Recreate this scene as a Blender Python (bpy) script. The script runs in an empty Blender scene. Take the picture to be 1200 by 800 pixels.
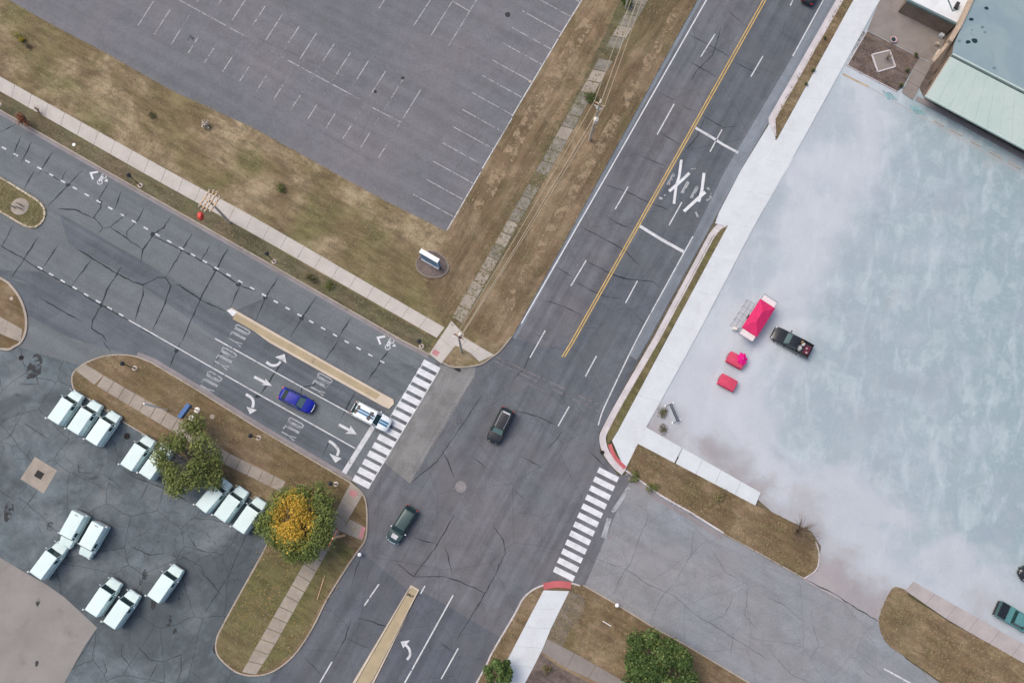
import bpy, bmesh, math, random
import numpy as np
from mathutils import Vector, Matrix, Quaternion
random.seed(7); rng = np.random.default_rng(7)
S = bpy.context.scene
COL = S.collection

# ------------------------------------------------------------------ camera
FPX, SC, TILT_N = 1000.0, 9.0, (575.0, 585.0)       # focal length in px of a 1200 px frame, px per metre, where the nadir falls
D = FPX/SC
_d = Vector((TILT_N[0]-600, -(TILT_N[1]-400), -FPX)).normalized()
Q = _d.rotation_difference(Vector((0, 0, -1)))
CAM = -(Q @ Vector((0, 0, -1)))*D
cd = bpy.data.cameras.new('camera'); cam = bpy.data.objects.new('camera', cd); COL.objects.link(cam)
cam.rotation_mode = 'QUATERNION'; cam.rotation_quaternion = Q; cam.location = CAM
cd.sensor_width = 36; cd.lens = FPX/1200*36; cd.clip_start = 1; cd.clip_end = 6000
S.camera = cam
# ------------------------------------------------------------------ sky, sun, exposure (overcast)
SUN_EL, SUN_AZ = math.radians(58), math.radians(300)
w = bpy.data.worlds.new('World'); S.world = w; w.use_nodes = True
nt = w.node_tree; bg = nt.nodes['Background']
sky = nt.nodes.new('ShaderNodeTexSky'); sky.sky_type = 'NISHITA'; sky.sun_disc = False
sky.sun_elevation = SUN_EL; sky.sun_rotation = SUN_AZ; sky.air_density = 1.0; sky.dust_density = 5.0; sky.ozone_density = 0.4
nt.links.new(sky.outputs[0], bg.inputs[0]); bg.inputs[1].default_value = 0.11
sd = bpy.data.lights.new('sun', 'SUN'); sd.energy = 0.8; sd.angle = math.radians(40); sd.color = (1, .93, .84)
so = bpy.data.objects.new('sun', sd); COL.objects.link(so)
sdir = Vector((math.sin(SUN_AZ)*math.cos(SUN_EL), math.cos(SUN_AZ)*math.cos(SUN_EL), math.sin(SUN_EL)))
so.rotation_euler = sdir.to_track_quat('Z', 'Y').to_euler()
S.view_settings.view_transform = 'Standard'; S.view_settings.look = 'None'
S.view_settings.exposure = 0.48; S.view_settings.gamma = 1.0; S.view_settings.use_curve_mapping = False

# ------------------------------------------------------------------ plan coordinates -> metres on the ground
def G(px, py, z=0.0):
    r = Q @ Vector((px-600, 400-py, -FPX))
    t = (z-CAM.z)/r.z
    p = CAM + r*t
    return Vector((p.x, p.y, z))
def G2(p, z=0.0):
    v = G(p[0], p[1], z); return (v.x, v.y)
AX = (Vector(G2((400, 513)))-Vector(G2((0, 287)))).normalized()     # along the west road, towards the south-east
AX3 = Vector((AX.x, AX.y, 0)); NX3 = Vector((-AX.y, AX.x, 0))       # NX: towards the north-east

# ------------------------------------------------------------------ materials
MATS = {}
class NT:
    def __init__(s, name, rough=.85, spec=.3):
        s.m = bpy.data.materials.new(name); s.m.use_nodes = True
        s.t = s.m.node_tree; s.b = s.t.nodes['Principled BSDF']
        s.b.inputs['Roughness'].default_value = rough; s.b.inputs['Specular IOR Level'].default_value = spec
        s.co = s.n('ShaderNodeTexCoord').outputs['Object']; MATS[name] = s.m
    def n(s, typ, **kw):
        x = s.t.nodes.new(typ)
        for k, v in kw.items(): setattr(x, k, v)
        return x
    def l(s, a, b): s.t.links.new(a, b)
    def noise(s, scale, detail=4, rough=.55, dist=0, co=None):
        x = s.n('ShaderNodeTexNoise'); x.inputs['Scale'].default_value = scale; x.inputs['Detail'].default_value = detail
        x.inputs['Roughness'].default_value = rough; x.inputs['Distortion'].default_value = dist
        s.l(co or s.co, x.inputs['Vector']); return x.outputs['Fac']
    def ramp(s, f, a, b, c0=0., c1=1.):
        x = s.n('ShaderNodeMapRange'); x.interpolation_type = 'SMOOTHSTEP'
        x.inputs['From Min'].default_value = a; x.inputs['From Max'].default_value = b
        x.inputs['To Min'].default_value = c0; x.inputs['To Max'].default_value = c1
        s.l(f, x.inputs['Value']); return x.outputs['Result']
    def math(s, op, a, b=None):
        x = s.n('ShaderNodeMath', operation=op)
        for i, v in enumerate((a, b)):
            if v is None: continue
            if isinstance(v, (int, float)): x.inputs[i].default_value = v
            else: s.l(v, x.inputs[i])
        return x.outputs[0]
    def mix(s, f, a, b, mode='MIX'):
        x = s.n('ShaderNodeMix', data_type='RGBA', blend_type=mode)
        if isinstance(f, (int, float)): x.inputs[0].default_value = f
        else: s.l(f, x.inputs[0])
        for i, v in ((6, a), (7, b)):
            if isinstance(v, tuple): x.inputs[i].default_value = (*v[:3], 1)
            else: s.l(v, x.inputs[i])
        return x.outputs[2]
    def stretch(s, ang, sx, sy):
        x = s.n('ShaderNodeMapping', vector_type='TEXTURE'); x.inputs['Rotation'].default_value = (0, 0, ang)
        x.inputs['Scale'].default_value = (sx, sy, 1); s.l(s.co, x.inputs['Vector']); return x.outputs[0]
    def lin(s, n, c):       # n.p - c
        x = s.n('ShaderNodeVectorMath', operation='DOT_PRODUCT'); s.l(s.co, x.inputs[0]); x.inputs[1].default_value = (n[0], n[1], 0)
        return s.math('SUBTRACT', x.outputs['Value'], c)
    def cracks(s, scale, width, distort=.6, co=None):
        nz = s.n('ShaderNodeTexNoise'); nz.inputs['Scale'].default_value = scale*2.2; nz.inputs['Detail'].default_value = 3; s.l(s.co, nz.inputs['Vector'])
        ad = s.n('ShaderNodeMixRGB'); ad.blend_type = 'ADD'; ad.inputs[0].default_value = distort/scale*1.2
        s.l(co or s.co, ad.inputs[1]); s.l(nz.outputs['Color'], ad.inputs[2])
        v = s.n('ShaderNodeTexVoronoi', feature='DISTANCE_TO_EDGE'); v.voronoi_dimensions = '2D'; v.inputs['Scale'].default_value = scale; s.l(ad.outputs[0], v.inputs['Vector'])
        return s.ramp(v.outputs['Distance'], 0, width, 1, 0)
    def color(s, c): s.l(c, s.b.inputs['Base Color']); return s
    def bump(s, h, dist=.02, strength=.6):
        b = s.n('ShaderNodeBump'); b.inputs['Distance'].default_value = dist; b.inputs['Strength'].default_value = strength
        s.l(h, b.inputs['Height']); s.l(b.outputs[0], s.b.inputs['Normal']); return s
RA = math.atan2(AX.y, AX.x); RB = RA + math.pi/2
def sc3(c, k): return tuple(x*k for x in c)
def asphalt(name, c, ang=RA, mottle=.25, crack=0., cscale=.18, stain=0., streak=.2, blue=None, pale=None):
    t = NT(name, .88, .25); K = (1.07, 1.13, 1.14); c = tuple(a*b for a, b in zip(c, K)); blue = blue and tuple(a*b for a, b in zip(blue, K))
    big = t.ramp(t.noise(.055, 4, .6), .36, .64); mid = t.noise(.45, 5, .65, .4)
    st = t.noise(.8, 4, .6, .2, t.stretch(ang, 30, 1.0)); fine = t.noise(14, 3, .7); spk = t.noise(4.5, 4, .75)
    k = t.math('ADD', t.math('MULTIPLY', t.ramp(mid, .3, .7), mottle), 1-mottle/2)
    k = t.math('MULTIPLY', k, t.ramp(st, .3, .7, 1-streak/2, 1+streak/2))
    k = t.math('MULTIPLY', k, t.ramp(spk, .25, .75, .86, 1.14)); k = t.math('MULTIPLY', k, t.ramp(fine, .3, .7, .9, 1.1))
    col = t.mix(big, c, blue or sc3(c, 1.12))
    m = t.n('ShaderNodeVectorMath', operation='SCALE'); t.l(col, m.inputs[0]); t.l(k, m.inputs['Scale']); col = m.outputs[0]
    if pale: col = t.mix(t.math('MULTIPLY', t.ramp(t.noise(.14, 6, .7, .5), .47, .66), .55), col, pale)
    if stain:
        col = t.mix(t.math('MULTIPLY', t.ramp(t.noise(.075, 6, .66, .5), .49, .62), stain*.8), col, sc3(c, .52))
        col = t.mix(t.math('MULTIPLY', t.ramp(t.noise(.5, 3, .5, .4), .66, .82), stain), col, sc3(c, .35))
    if crack:
        a = t.cracks(cscale, .010); b = t.cracks(cscale*2.6, .022)
        msk = t.ramp(t.noise(.09, 3, .5), .4, .58)
        cr = t.math('MAXIMUM', t.math('MULTIPLY', a, crack), t.math('MULTIPLY', t.math('MULTIPLY', b, msk), crack*.75))
        col = t.mix(cr, col, sc3(c, .33)); t.bump(t.math('SUBTRACT', fine, cr), .02, .5)
    else: t.bump(fine, .012, .5)
    t.color(col); return t.m
asphalt('asphalt_main', (.138, .131, .143), RB, .26, .3, .11, .08, .34, (.122, .128, .145), (.158, .154, .160))
asphalt('asphalt_main_dark', (.100, .108, .126), RB, .22, .3, .10, .08, .34, (.115, .122, .138), (.13, .135, .147))
asphalt('asphalt_shoulder', (.175, .19, .215), RB, .2, 0, .1, 0, .25)
asphalt('asphalt_south', (.098, .104, .123), RB, .22, .3, .12, .06, .34, (.112, .116, .132), (.13, .132, .145))
asphalt('asphalt_west', (.140, .152, .161), RA, .15, .1, .09, .04, .2, (.146, .154, .164))
asphalt('asphalt_west_dark', (.106, .114, .130), RA, .2, .2, .1, .05, .3)
asphalt('asphalt_west_mid', (.125, .135, .148), RA, .25, .2, .1, .1, .28, (.105, .107, .118))
asphalt('asphalt_east', (.235, .225, .232), RA, .2, .28, .13, .05, .15, (.225, .235, .26), (.27, .27, .285))
asphalt('asphalt_patch', (.185, .176, .175), RB, .3, .0, .1, .1, .25)
asphalt('asphalt_north_lot', (.172, .158, .172), RA, .14, .12, .07, .0, .14, (.140, .142, .156))
asphalt('asphalt_yard', (.108, .126, .140), RA, .45, .9, .18, .8, .12, (.130, .150, .164), (.21, .228, .24))
asphalt('crack_filler', (.032, .036, .042), RA, .4)
asphalt('crack_soft', (.125, .125, .137), RA, .4)
def concrete(name, c, var=.15, dirt=(.2, .17, .13), dk=.25, s=1.):
    t = NT(name, .9, .2)
    k = t.ramp(t.noise(.5*s, 5, .65), .3, .7, 1-var, 1+var*.6); k = t.math('MULTIPLY', k, t.ramp(t.noise(9, 4, .7), .3, .7, .93, 1.06))
    m = t.n('ShaderNodeVectorMath', operation='SCALE'); m.inputs[0].default_value = c; t.l(k, m.inputs['Scale'])
    col = t.mix(t.math('MULTIPLY', t.ramp(t.noise(.35, 6, .7, .6), .5, .78), dk), m.outputs[0], dirt)
    t.color(col); t.bump(t.noise(25, 3, .6), .005, .4); return t.m
concrete('concrete_new', (.62, .66, .69), .05, (.46, .45, .45), .35)
concrete('concrete_north', (.52, .49, .455), .08, (.4, .34, .28), .3)
concrete('concrete_old', (.36, .32, .275), .16, (.2, .16, .12), .5)
concrete('concrete_overgrown', (.25, .235, .205), .25, (.13, .12, .07), .85, 2)
concrete('concrete_kerb', (.42, .37, .32), .15, (.25, .2, .15), .5)
concrete('concrete_kerb_pale', (.58, .55, .57), .12, (.35, .3, .28), .4)
concrete('concrete_gutter', (.27, .25, .26), .15, (.16, .14, .12), .5)
concrete('concrete_apron', (.285, .272, .258), .12, (.17, .15, .14), .6, .4)
concrete('concrete_patio', (.26, .235, .22), .1, (.13, .11, .09), .55)
concrete('concrete_dusty', (.42, .385, .385), .1, (.3, .26, .24), .4)
concrete('concrete_median', (.43, .355, .235), .1, (.3, .25, .19), .5)
concrete('concrete_cap', (.60, .52, .42), .1, (.5, .4, .3), .3)
concrete('concrete_brown_wall', (.22, .175, .14), .2, (.12, .09, .07), .5)
concrete('cream_concrete', (.5, .43, .36), .2, (.3, .3, .3), .5)
concrete('plinth_stone', (.3, .26, .23), .2, (.15, .12, .1), .5)
def grass(name, tan, olive, green, brown, gk=.3, s=1., ang=None):
    t = NT(name, .95, .1)
    a = t.ramp(t.noise(.10*s, 6, .64, .5), .42, .56); b = t.ramp(t.noise(.28*s, 6, .70, .5), .42, .58)
    c = t.ramp(t.noise(.07*s, 4, .6, .9), .52, .7); st = t.noise(1.1, 5, .7, .3, t.stretch(RA if ang is None else ang, 3.5 if ang is None else 9, 1)); f = t.noise(7, 5, .8)
    col = t.mix(a, tan, olive); col = t.mix(t.math('MULTIPLY', b, .55), col, brown); col = t.mix(t.math('MULTIPLY', c, gk), col, green)
    k = t.math('MULTIPLY', t.ramp(f, .25, .75, .78, 1.25), t.ramp(st, .35, .65, .76, 1.22))
    m = t.n('ShaderNodeVectorMath', operation='SCALE'); t.l(col, m.inputs[0]); t.l(k, m.inputs['Scale'])
    t.color(m.outputs[0]); t.bump(f, .06, .8); return t.m
grass('grass_north', (.335, .268, .175), (.200, .165, .090), (.130, .138, .055), (.165, .120, .075), .55)
grass('grass_roadside', (.275, .210, .138), (.150, .118, .070), (.120, .125, .058), (.185, .125, .080), .35, 1., RB)
grass('grass_strip', (.150, .132, .088), (.112, .108, .066), (.10, .12, .05), (.15, .115, .072), .4)
grass('grass_south', (.235, .178, .115), (.165, .122, .068), (.125, .125, .05), (.185, .125, .078), .3, 1.5)
grass('grass_lush', (.175, .150, .078), (.135, .130, .058), (.10, .115, .04), (.15, .12, .068), .45)
grass('grass_east', (.26, .20, .130), (.165, .122, .072), (.12, .12, .05), (.175, .115, .075), .45, 1.6)
grass('soil_grey', (.21, .18, .15), (.17, .145, .11), (.10, .11, .06), (.19, .15, .12), .5, 2)
grass('mulch', (.16, .13, .12), (.12, .095, .085), (.10, .09, .06), (.19, .155, .14), .3, 3)
grass('far_land', (.16, .14, .09), (.10, .10, .05), (.07, .08, .04), (.13, .11, .08), .3, .3)
# pale dusty lot of the demolition site: wipes of washed cement over old paving, turning to bare concrete at the drive
def dusty():
    t = NT('dust_lot', .9, .2)
    big = t.ramp(t.noise(.035, 5, .62, .4), .33, .66)
    sw = t.noise(.5, 6, .62, .35, t.stretch(math.radians(78), 2.6, 1)); sw2 = t.noise(1.3, 5, .7, .2, t.stretch(math.radians(62), 3, 1))
    cl = t.noise(.2, 7, .66, .3); f = t.noise(5, 4, .75); mp = t.noise(.6, 6, .72, .2)
    col = t.mix(big, (0.419, 0.488, 0.540), (0.347, 0.416, 0.463))
    e = G(1200, 330); g = t.ramp(t.math('ADD', t.lin((1, 0), e.x-22), t.ramp(cl, .3, .7, -16, 16)), -20, 34)
    col = t.mix(g, col, (0.261, 0.354, 0.391))  # vignette-like darkening towards the right edge, mixed into the lot colour
    col = t.mix(t.math('MULTIPLY', t.ramp(sw, .47, .68), .42), col, (0.523, 0.601, 0.652))
    col = t.mix(t.math('MULTIPLY', t.ramp(cl, .50, .62), .40), col, (0.523, 0.597, 0.643))
    col = t.mix(t.math('MULTIPLY', t.ramp(mp, .55, .70), .25), col, (0.543, 0.617, 0.664))
    col = t.mix(t.math('MULTIPLY', t.ramp(t.noise(.12, 5, .6, .3), .52, .66), .45), col, (0.315, 0.357, 0.426))
    col = t.mix(t.math('MULTIPLY', t.ramp(sw2, .54, .72), .22), col, (0.285, 0.355, 0.387))
    col = t.mix(t.math('MULTIPLY', t.ramp(t.noise(.25, 5, .6, .3), .58, .74), .25), col, (0.411, 0.397, 0.392))
    b0 = G(858, 400); dd = t.math('ADD', t.lin((AX.x, AX.y), AX.x*b0.x+AX.y*b0.y), t.ramp(t.noise(.06, 5, .55, .3), .3, .7, -4, 4))
    grey = t.ramp(dd, -10, 0, 1, 0); col = t.mix(t.math('MULTIPLY', grey, .8), col, t.mix(t.ramp(cl, .35, .65), (0.385, 0.412, 0.455), (0.436, 0.464, 0.511)))
    belt = t.math('MULTIPLY', t.ramp(dd, -4, 1), t.ramp(dd, 1, 9, 1, 0)); col = t.mix(t.math('MULTIPLY', belt, .6), col, (0.560, 0.583, 0.634))
    cc = G(962, 478); vm = t.n('ShaderNodeVectorMath', operation='DISTANCE'); t.l(t.co, vm.inputs[0]); vm.inputs[1].default_value = (cc.x, cc.y, .06)
    ds = t.math('ADD', vm.outputs['Value'], t.ramp(t.noise(.12, 4, .5), .3, .7, -.8, .8)); lf = t.ramp(t.lin((1, 0), cc.x), -6, 3, 1, 0)
    for r0, wd, kk in ((11.2, 2.6, .55), (14.5, 1.6, .25), (8.0, 1.2, .2)):
        bd = t.math('MULTIPLY', t.math('MULTIPLY', t.ramp(ds, r0-wd, r0-wd*.2), t.ramp(ds, r0+.1, r0+.8, 1, 0)), lf)
        col = t.mix(t.math('MULTIPLY', bd, kk), col, (0.604, 0.636, 0.690))
    c0 = G(925, 592); n2 = (G(925, 592)-G(990, 480)).normalized()
    d2 = t.math('ADD', t.lin((n2.x, n2.y), n2.x*c0.x+n2.y*c0.y), t.ramp(t.noise(.09, 6, .58, .3), .3, .7, -4.5, 4.5))
    col = t.mix(t.math('MULTIPLY', t.ramp(d2, -10, -3), .75), col, (0.488, 0.521, 0.573))
    col = t.mix(t.ramp(d2, -3.5, 5), col, t.mix(t.ramp(cl, .35, .65), (0.355, 0.337, 0.350), (0.309, 0.294, 0.309)))
    m = t.n('ShaderNodeVectorMath', operation='SCALE'); t.l(col, m.inputs[0]); t.l(t.ramp(f, .25, .75, .95, 1.05), m.inputs['Scale'])
    t.color(m.outputs[0]); t.bump(f, .01, .3)
dusty()
def worn(name, c, wear=.45, under=None, s=3.):
    t = NT(name, .8, .3)
    f = t.noise(s, 6, .8); g = t.noise(.6, 3, .6)
    a = t.ramp(t.math('ADD', f, t.math('MULTIPLY', t.math('SUBTRACT', g, .5), .5)), wear-.08, wear+.08, 0, 1) if wear > 0 else None
    k = t.ramp(t.noise(1.2, 4, .6), .3, .7, .86, 1.08)
    m = t.n('ShaderNodeVectorMath', operation='SCALE'); m.inputs[0].default_value = c; t.l(k, m.inputs['Scale'])
    t.color(m.outputs[0])
    if a is not None: t.l(a, t.b.inputs['Alpha'])
    return t.m
worn('paint_white', (.60, .62, .645), .36); worn('paint_white_bright', (.68, .70, .73), .27)
worn('paint_faded', (.37, .39, .41), .39); worn('paint_lot', (.42, .42, .44), .44); worn('paint_lot_faint', (.25, .25, .275), .48)
worn('paint_yellow', (.58, .40, .14), .33); worn('paint_seam', (.20, .19, .195), .45, s=1.5); worn('tactile_red', (.50, .13, .14), .12)
worn('tactile_pink', (.52, .24, .25), .25); worn('paint_teal', (.24, .42, .45), .42, s=1.2); worn('tan_line', (.45, .37, .25), .3)
worn('track_tan', (.30, .225, .145), .5, s=.7); worn('track_brown', (.165, .11, .075), .5, s=.8)
worn('dark_smear', (.045, .046, .05), .5, s=.9); worn('pale_smear', (.30, .29, .30), .5, s=.9)
def plain(name, c, rough=.5, spec=.5, metal=0., var=.06, coat=0., s=3.):
    t = NT(name, rough, spec); t.b.inputs['Metallic'].default_value = metal; t.b.inputs['Coat Weight'].default_value = coat
    k = t.ramp(t.noise(s, 5, .7), .3, .7, 1-var, 1+var)
    m = t.n('ShaderNodeVectorMath', operation='SCALE'); m.inputs[0].default_value = c; t.l(k, m.inputs['Scale']); t.color(m.outputs[0]); return t.m
plain('van_white', (.68, .83, .82), .45, .4, var=.04, s=1.2); _m = MATS['van_white'].node_tree; _o = _m.nodes.new('ShaderNodeObjectInfo'); _r = _m.nodes.new('ShaderNodeMapRange'); _r.inputs['To Min'].default_value = .93; _r.inputs['To Max'].default_value = 1.03
_v = _m.nodes.new('ShaderNodeVectorMath'); _v.operation = 'SCALE'; _b = _m.nodes['Principled BSDF'].inputs['Base Color']; _m.links.new(_b.links[0].from_socket, _v.inputs[0]); _m.links.new(_o.outputs['Random'], _r.inputs['Value']); _m.links.new(_r.outputs[0], _v.inputs['Scale']); _m.links.new(_v.outputs[0], _b)
plain('van_side', (.62, .68, .69), .5, .4, var=.08)
plain('black_rubber', (.02, .02, .022), .8, .2); plain('glass_dark', (.012, .035, .04), .08, .6)
plain('glass_sky', (.10, .17, .18), .12, .8); plain('steel', (.55, .56, .58), .35, .5, .8); plain('chrome', (.8, .82, .84), .2, .6, .9)  # glass_sky: sky reflection in windshields painted as a paler base colour
plain('dark_metal', (.035, .036, .04), .5, .4); plain('car_black', (.012, .015, .019), .25, .5, coat=.5)
plain('car_blue', (.004, .014, .30), .45, .25, .0, coat=.15); plain('car_green', (.028, .065, .068), .3, .5, .2, coat=.5)
plain('car_white', (.80, .86, .88), .3, .5, coat=.4); plain('stripe_blue', (.02, .15, .30), .35, .5); plain('car_teal', (.09, .25, .26), .45, .4)
plain('lens_white', (.85, .87, .9), .15, .6); plain('lens_red', (.35, .02, .02), .25, .5); plain('lens_amber', (.6, .25, .03), .3, .5)
plain('canopy_pink', (.62, .03, .135), .7, .2, var=.12); plain('cloth_red', (.60, .07, .135), .75, .2, var=.12); plain('cloth_magenta', (.70, .01, .22), .7, .2, var=.15)
plain('cloth_white', (.74, .66, .68), .8, .2, var=.08); plain('wire', (.22, .22, .23), .4, .5, .6)
plain('wood_pole', (.55, .50, .42), .85, .1, var=.25, s=4); plain('wood_orange', (.62, .42, .27), .85, .1, var=.2); plain('insulator', (.72, .68, .62), .4, .5)
plain('crossarm', (.60, .44, .30), .8, .2, var=.15); plain('red_plastic', (.62, .06, .045), .5, .4, var=.2); plain('rust', (.24, .09, .045), .85, .1, var=.3)
plain('cable', (.40, .34, .24), .7, .3); plain('white_metal', (.88, .86, .82), .5, .4); plain('sign_blue', (.035, .13, .34), .5, .4, var=.1)
plain('monument_blue', (.15, .30, .50), .45, .4, var=.15); plain('white_board', (.85, .87, .9), .4, .4); plain('cardboard', (.42, .3, .17), .85, .1)
plain('bag_white', (.75, .74, .70), .6, .3, var=.1); plain('maroon', (.12, .025, .05), .6, .3, var=.2); plain('pinkish', (.5, .36, .38), .6, .3)
plain('roof_membrane_white', (.72, .75, .77), .7, .2, var=.08, s=.5); plain('gutter_teal', (.13, .20, .21), .5, .4); plain('tan_trim', (.47, .37, .28), .7, .2, var=.2)
plain('pit_dark', (.03, .028, .028), .9, .1); plain('asphalt_disc', (.24, .23, .235), .9, .2, var=.2)
def bl():
    t = NT('roof_blue', .7, .25); a = t.ramp(t.noise(.13, 5, .6, .8), .35, .65); b = t.noise(.8, 5, .7, .5)
    col = t.mix(a, (.225, .315, .355), (.28, .36, .385)); col = t.mix(t.math('MULTIPLY', t.ramp(b, .58, .7), .35), col, (.15, .22, .25)); t.color(col)
    t = NT('roof_green', .55, .3); a = t.noise(.5, 4, .6, .2, t.stretch(RB, 9, 1)); b = t.noise(2.2, 4, .7)
    col = t.mix(t.ramp(a, .35, .65), (.45, .57, .53), (.50, .60, .565)); col = t.mix(t.math('MULTIPLY', t.ramp(b, .5, .75), .25), col, (.29, .37, .335)); t.color(col)
bl()
for nm, c in (('leaf_green', (.155, .20, .055)), ('leaf_light', (.235, .27, .085)), ('leaf_dark', (.09, .125, .04)), ('leaf_deep', (.055, .10, .03)),
              ('leaf_deep_light', (.13, .20, .065)), ('leaf_yellow', (.62, .39, .06)), ('leaf_gold', (.56, .36, .06)), ('leaf_lime', (.24, .24, .04)),
              ('leaf_red', (.22, .055, .03)), ('leaf_olive', (.14, .15, .055)), ('twig', (.22, .17, .13)), ('bark', (.16, .13, .105)), ('bark_grey', (.22, .205, .18)),
              ('straw', (.33, .265, .165)), ('straw_dark', (.18, .145, .085)), ('blade_green', (.15, .16, .065)), ('leaf_brown', (.23, .145, .08))):
    t = NT(nm, .7, .15); r = t.n('ShaderNodeObjectInfo')
    k = t.ramp(t.noise(2.5, 3, .6), .3, .7, .75, 1.25); m = t.n('ShaderNodeVectorMath', operation='SCALE'); m.inputs[0].default_value = c; t.l(k, m.inputs['Scale']); t.color(m.outputs[0])

# ------------------------------------------------------------------ mesh helpers
class MB:
    def __init__(s): s.v = []; s.f = []; s.m = []
    def add(s, vs, fs, mi=0):
        b = len(s.v); s.v += [tuple(p) for p in vs]; s.f += [tuple(i+b for i in f) for f in fs]; s.m += [mi]*len(fs); return s
    def box(s, c, d, rz=0, mi=0, top=1.0, M=None):
        cx, cy, cz = c; hx, hy, hz = d[0]/2, d[1]/2, d[2]/2; vs = []
        for z, k in ((-hz, 1), (hz, top)):
            for x, y in ((-hx, -hy), (hx, -hy), (hx, hy), (-hx, hy)):
                X, Y = x*k, y*k; vs.append((cx+X*math.cos(rz)-Y*math.sin(rz), cy+X*math.sin(rz)+Y*math.cos(rz), cz+z))
        if M: vs = [M @ Vector(p) for p in vs]
        return s.add(vs, [(3, 2, 1, 0), (4, 5, 6, 7), (0, 1, 5, 4), (1, 2, 6, 5), (2, 3, 7, 6), (3, 0, 4, 7)], mi)
    def prism(s, poly, z0, z1, mi=0, bottom=False, bev=0.):
        n = len(poly); ar = sum(poly[i][0]*poly[(i+1) % n][1]-poly[(i+1) % n][0]*poly[i][1] for i in range(n))
        if ar < 0: poly = poly[::-1]
        from mathutils.geometry import tessellate_polygon
        tr = tessellate_polygon([[Vector((p[0], p[1], 0)) for p in poly]])
        vs = [(p[0], p[1], z1) for p in poly]
        fs = []
        for a, b, c in tr:
            A, B, C = poly[a], poly[b], poly[c]
            fs.append((a, b, c) if (B[0]-A[0])*(C[1]-A[1])-(B[1]-A[1])*(C[0]-A[0]) > 0 else (a, c, b))
        if z0 is not None:
            vs += [(p[0], p[1], z0) for p in poly]
            fs += [(i+n, (i+1) % n+n, (i+1) % n, i) for i in range(n)]
            if bottom: fs += [tuple(x+n for x in f[::-1]) for f in fs[:len(tr)]]
        return s.add(vs, fs, mi)
    def tube(s, pts, r, seg=8, mi=0, cap=True):
        pts = [Vector(p) for p in pts]; rs = r if isinstance(r, (list, tuple)) else [r]*len(pts); rings = []
        up = None
        for i, p in enumerate(pts):
            t = (pts[min(i+1, len(pts)-1)]-pts[max(i-1, 0)]).normalized()
            if up is None: up = t.orthogonal().normalized()
            up = (up - t*up.dot(t)).normalized(); bi = t.cross(up)
            rings.append([p+(up*math.cos(a)+bi*math.sin(a))*rs[i] for a in [2*math.pi*k/seg for k in range(seg)]])
        vs = [v for rg in rings for v in rg]; fs = []
        for i in range(len(rings)-1):
            for k in range(seg):
                a, b = i*seg+k, i*seg+(k+1) % seg; fs.append((a, b, b+seg, a+seg))
        if cap: fs += [tuple(range(seg))[::-1], tuple(range((len(rings)-1)*seg, len(rings)*seg))]
        return s.add(vs, fs, mi)
    def lathe(s, prof, seg=16, c=(0, 0, 0), mi=0, ax='z'):
        vs = []
        for r, z in prof:
            for k in range(seg):
                a = 2*math.pi*k/seg; x, y = r*math.cos(a), r*math.sin(a)
                vs.append((c[0]+x, c[1]+y, c[2]+z) if ax == 'z' else (c[0]+x, c[1]+z, c[2]+y))
        fs = []
        for i in range(len(prof)-1):
            for k in range(seg):
                a, b = i*seg+k, i*seg+(k+1) % seg
                fs.append((a, b, b+seg, a+seg) if ax == 'z' else (b, a, a+seg, b+seg))
        e = tuple(range((len(prof)-1)*seg, len(prof)*seg)); z = tuple(range(seg))
        fs += [z[::-1], e] if ax == 'z' else [z, e[::-1]]
        return s.add(vs, fs, mi)
    def loft(s, rings, mi=0, cap=True):
        n = len(rings[0]); vs = [p for r in rings for p in r]; fs = []
        for i in range(len(rings)-1):
            for k in range(n):
                a, b = i*n+k, i*n+(k+1) % n; fs.append((a, b, b+n, a+n))
        if cap: fs += [tuple(range(n))[::-1], tuple(range((len(rings)-1)*n, len(rings)*n))]
        return s.add(vs, fs, mi)
    def slab4(s, q, th, mi=0):        # thick panel from 4 points, thickness along its normal
        q = [Vector(p) for p in q]; nn = (q[1]-q[0]).cross(q[3]-q[0]).normalized()*th
        return s.add([*q, *[p+nn for p in q]], [(3, 2, 1, 0), (4, 5, 6, 7), (0, 1, 5, 4), (1, 2, 6, 5), (2, 3, 7, 6), (3, 0, 4, 7)], mi)
    def mesh(s, name, mats, smooth=False):
        me = bpy.data.meshes.new(name); me.from_pydata(s.v, [], s.f)
        for m in (mats if isinstance(mats, (list, tuple)) else [mats]): me.materials.append(MATS[m])
        if any(s.m): me.polygons.foreach_set('material_index', s.m)
        if smooth:
            me.polygons.foreach_set('use_smooth', [True]*len(s.f))
            try: me.set_sharp_from_angle(angle=math.radians(38))
            except Exception: pass
        me.update(); return me
    def build(s, name, mats, parent=None, smooth=False, loc=None):
        o = bpy.data.objects.new(name, s.mesh(name, mats, smooth)); COL.objects.link(o)
        if parent: o.parent = parent
        if loc is not None: o.location = loc
        return o
def tag(o, label=None, cat=None, group=None, kind=None):
    if label: o['label'] = label
    if cat: o['category'] = cat
    if group: o['group'] = group
    if kind: o['kind'] = kind
    return o
def empty(name, loc=(0, 0, 0), rz=0., **kw):
    o = bpy.data.objects.new(name, None); COL.objects.link(o); o.location = loc; o.rotation_euler = (0, 0, rz); o.empty_display_size = .3
    return tag(o, **kw)
def copy_tree(o, parent=None, **kw):
    c = o.copy(); COL.objects.link(c)
    if parent: c.parent = parent
    for ch in [x for x in bpy.data.objects if x.parent == o]: copy_tree(ch, c)
    return tag(c, **kw) if kw else c
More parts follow.
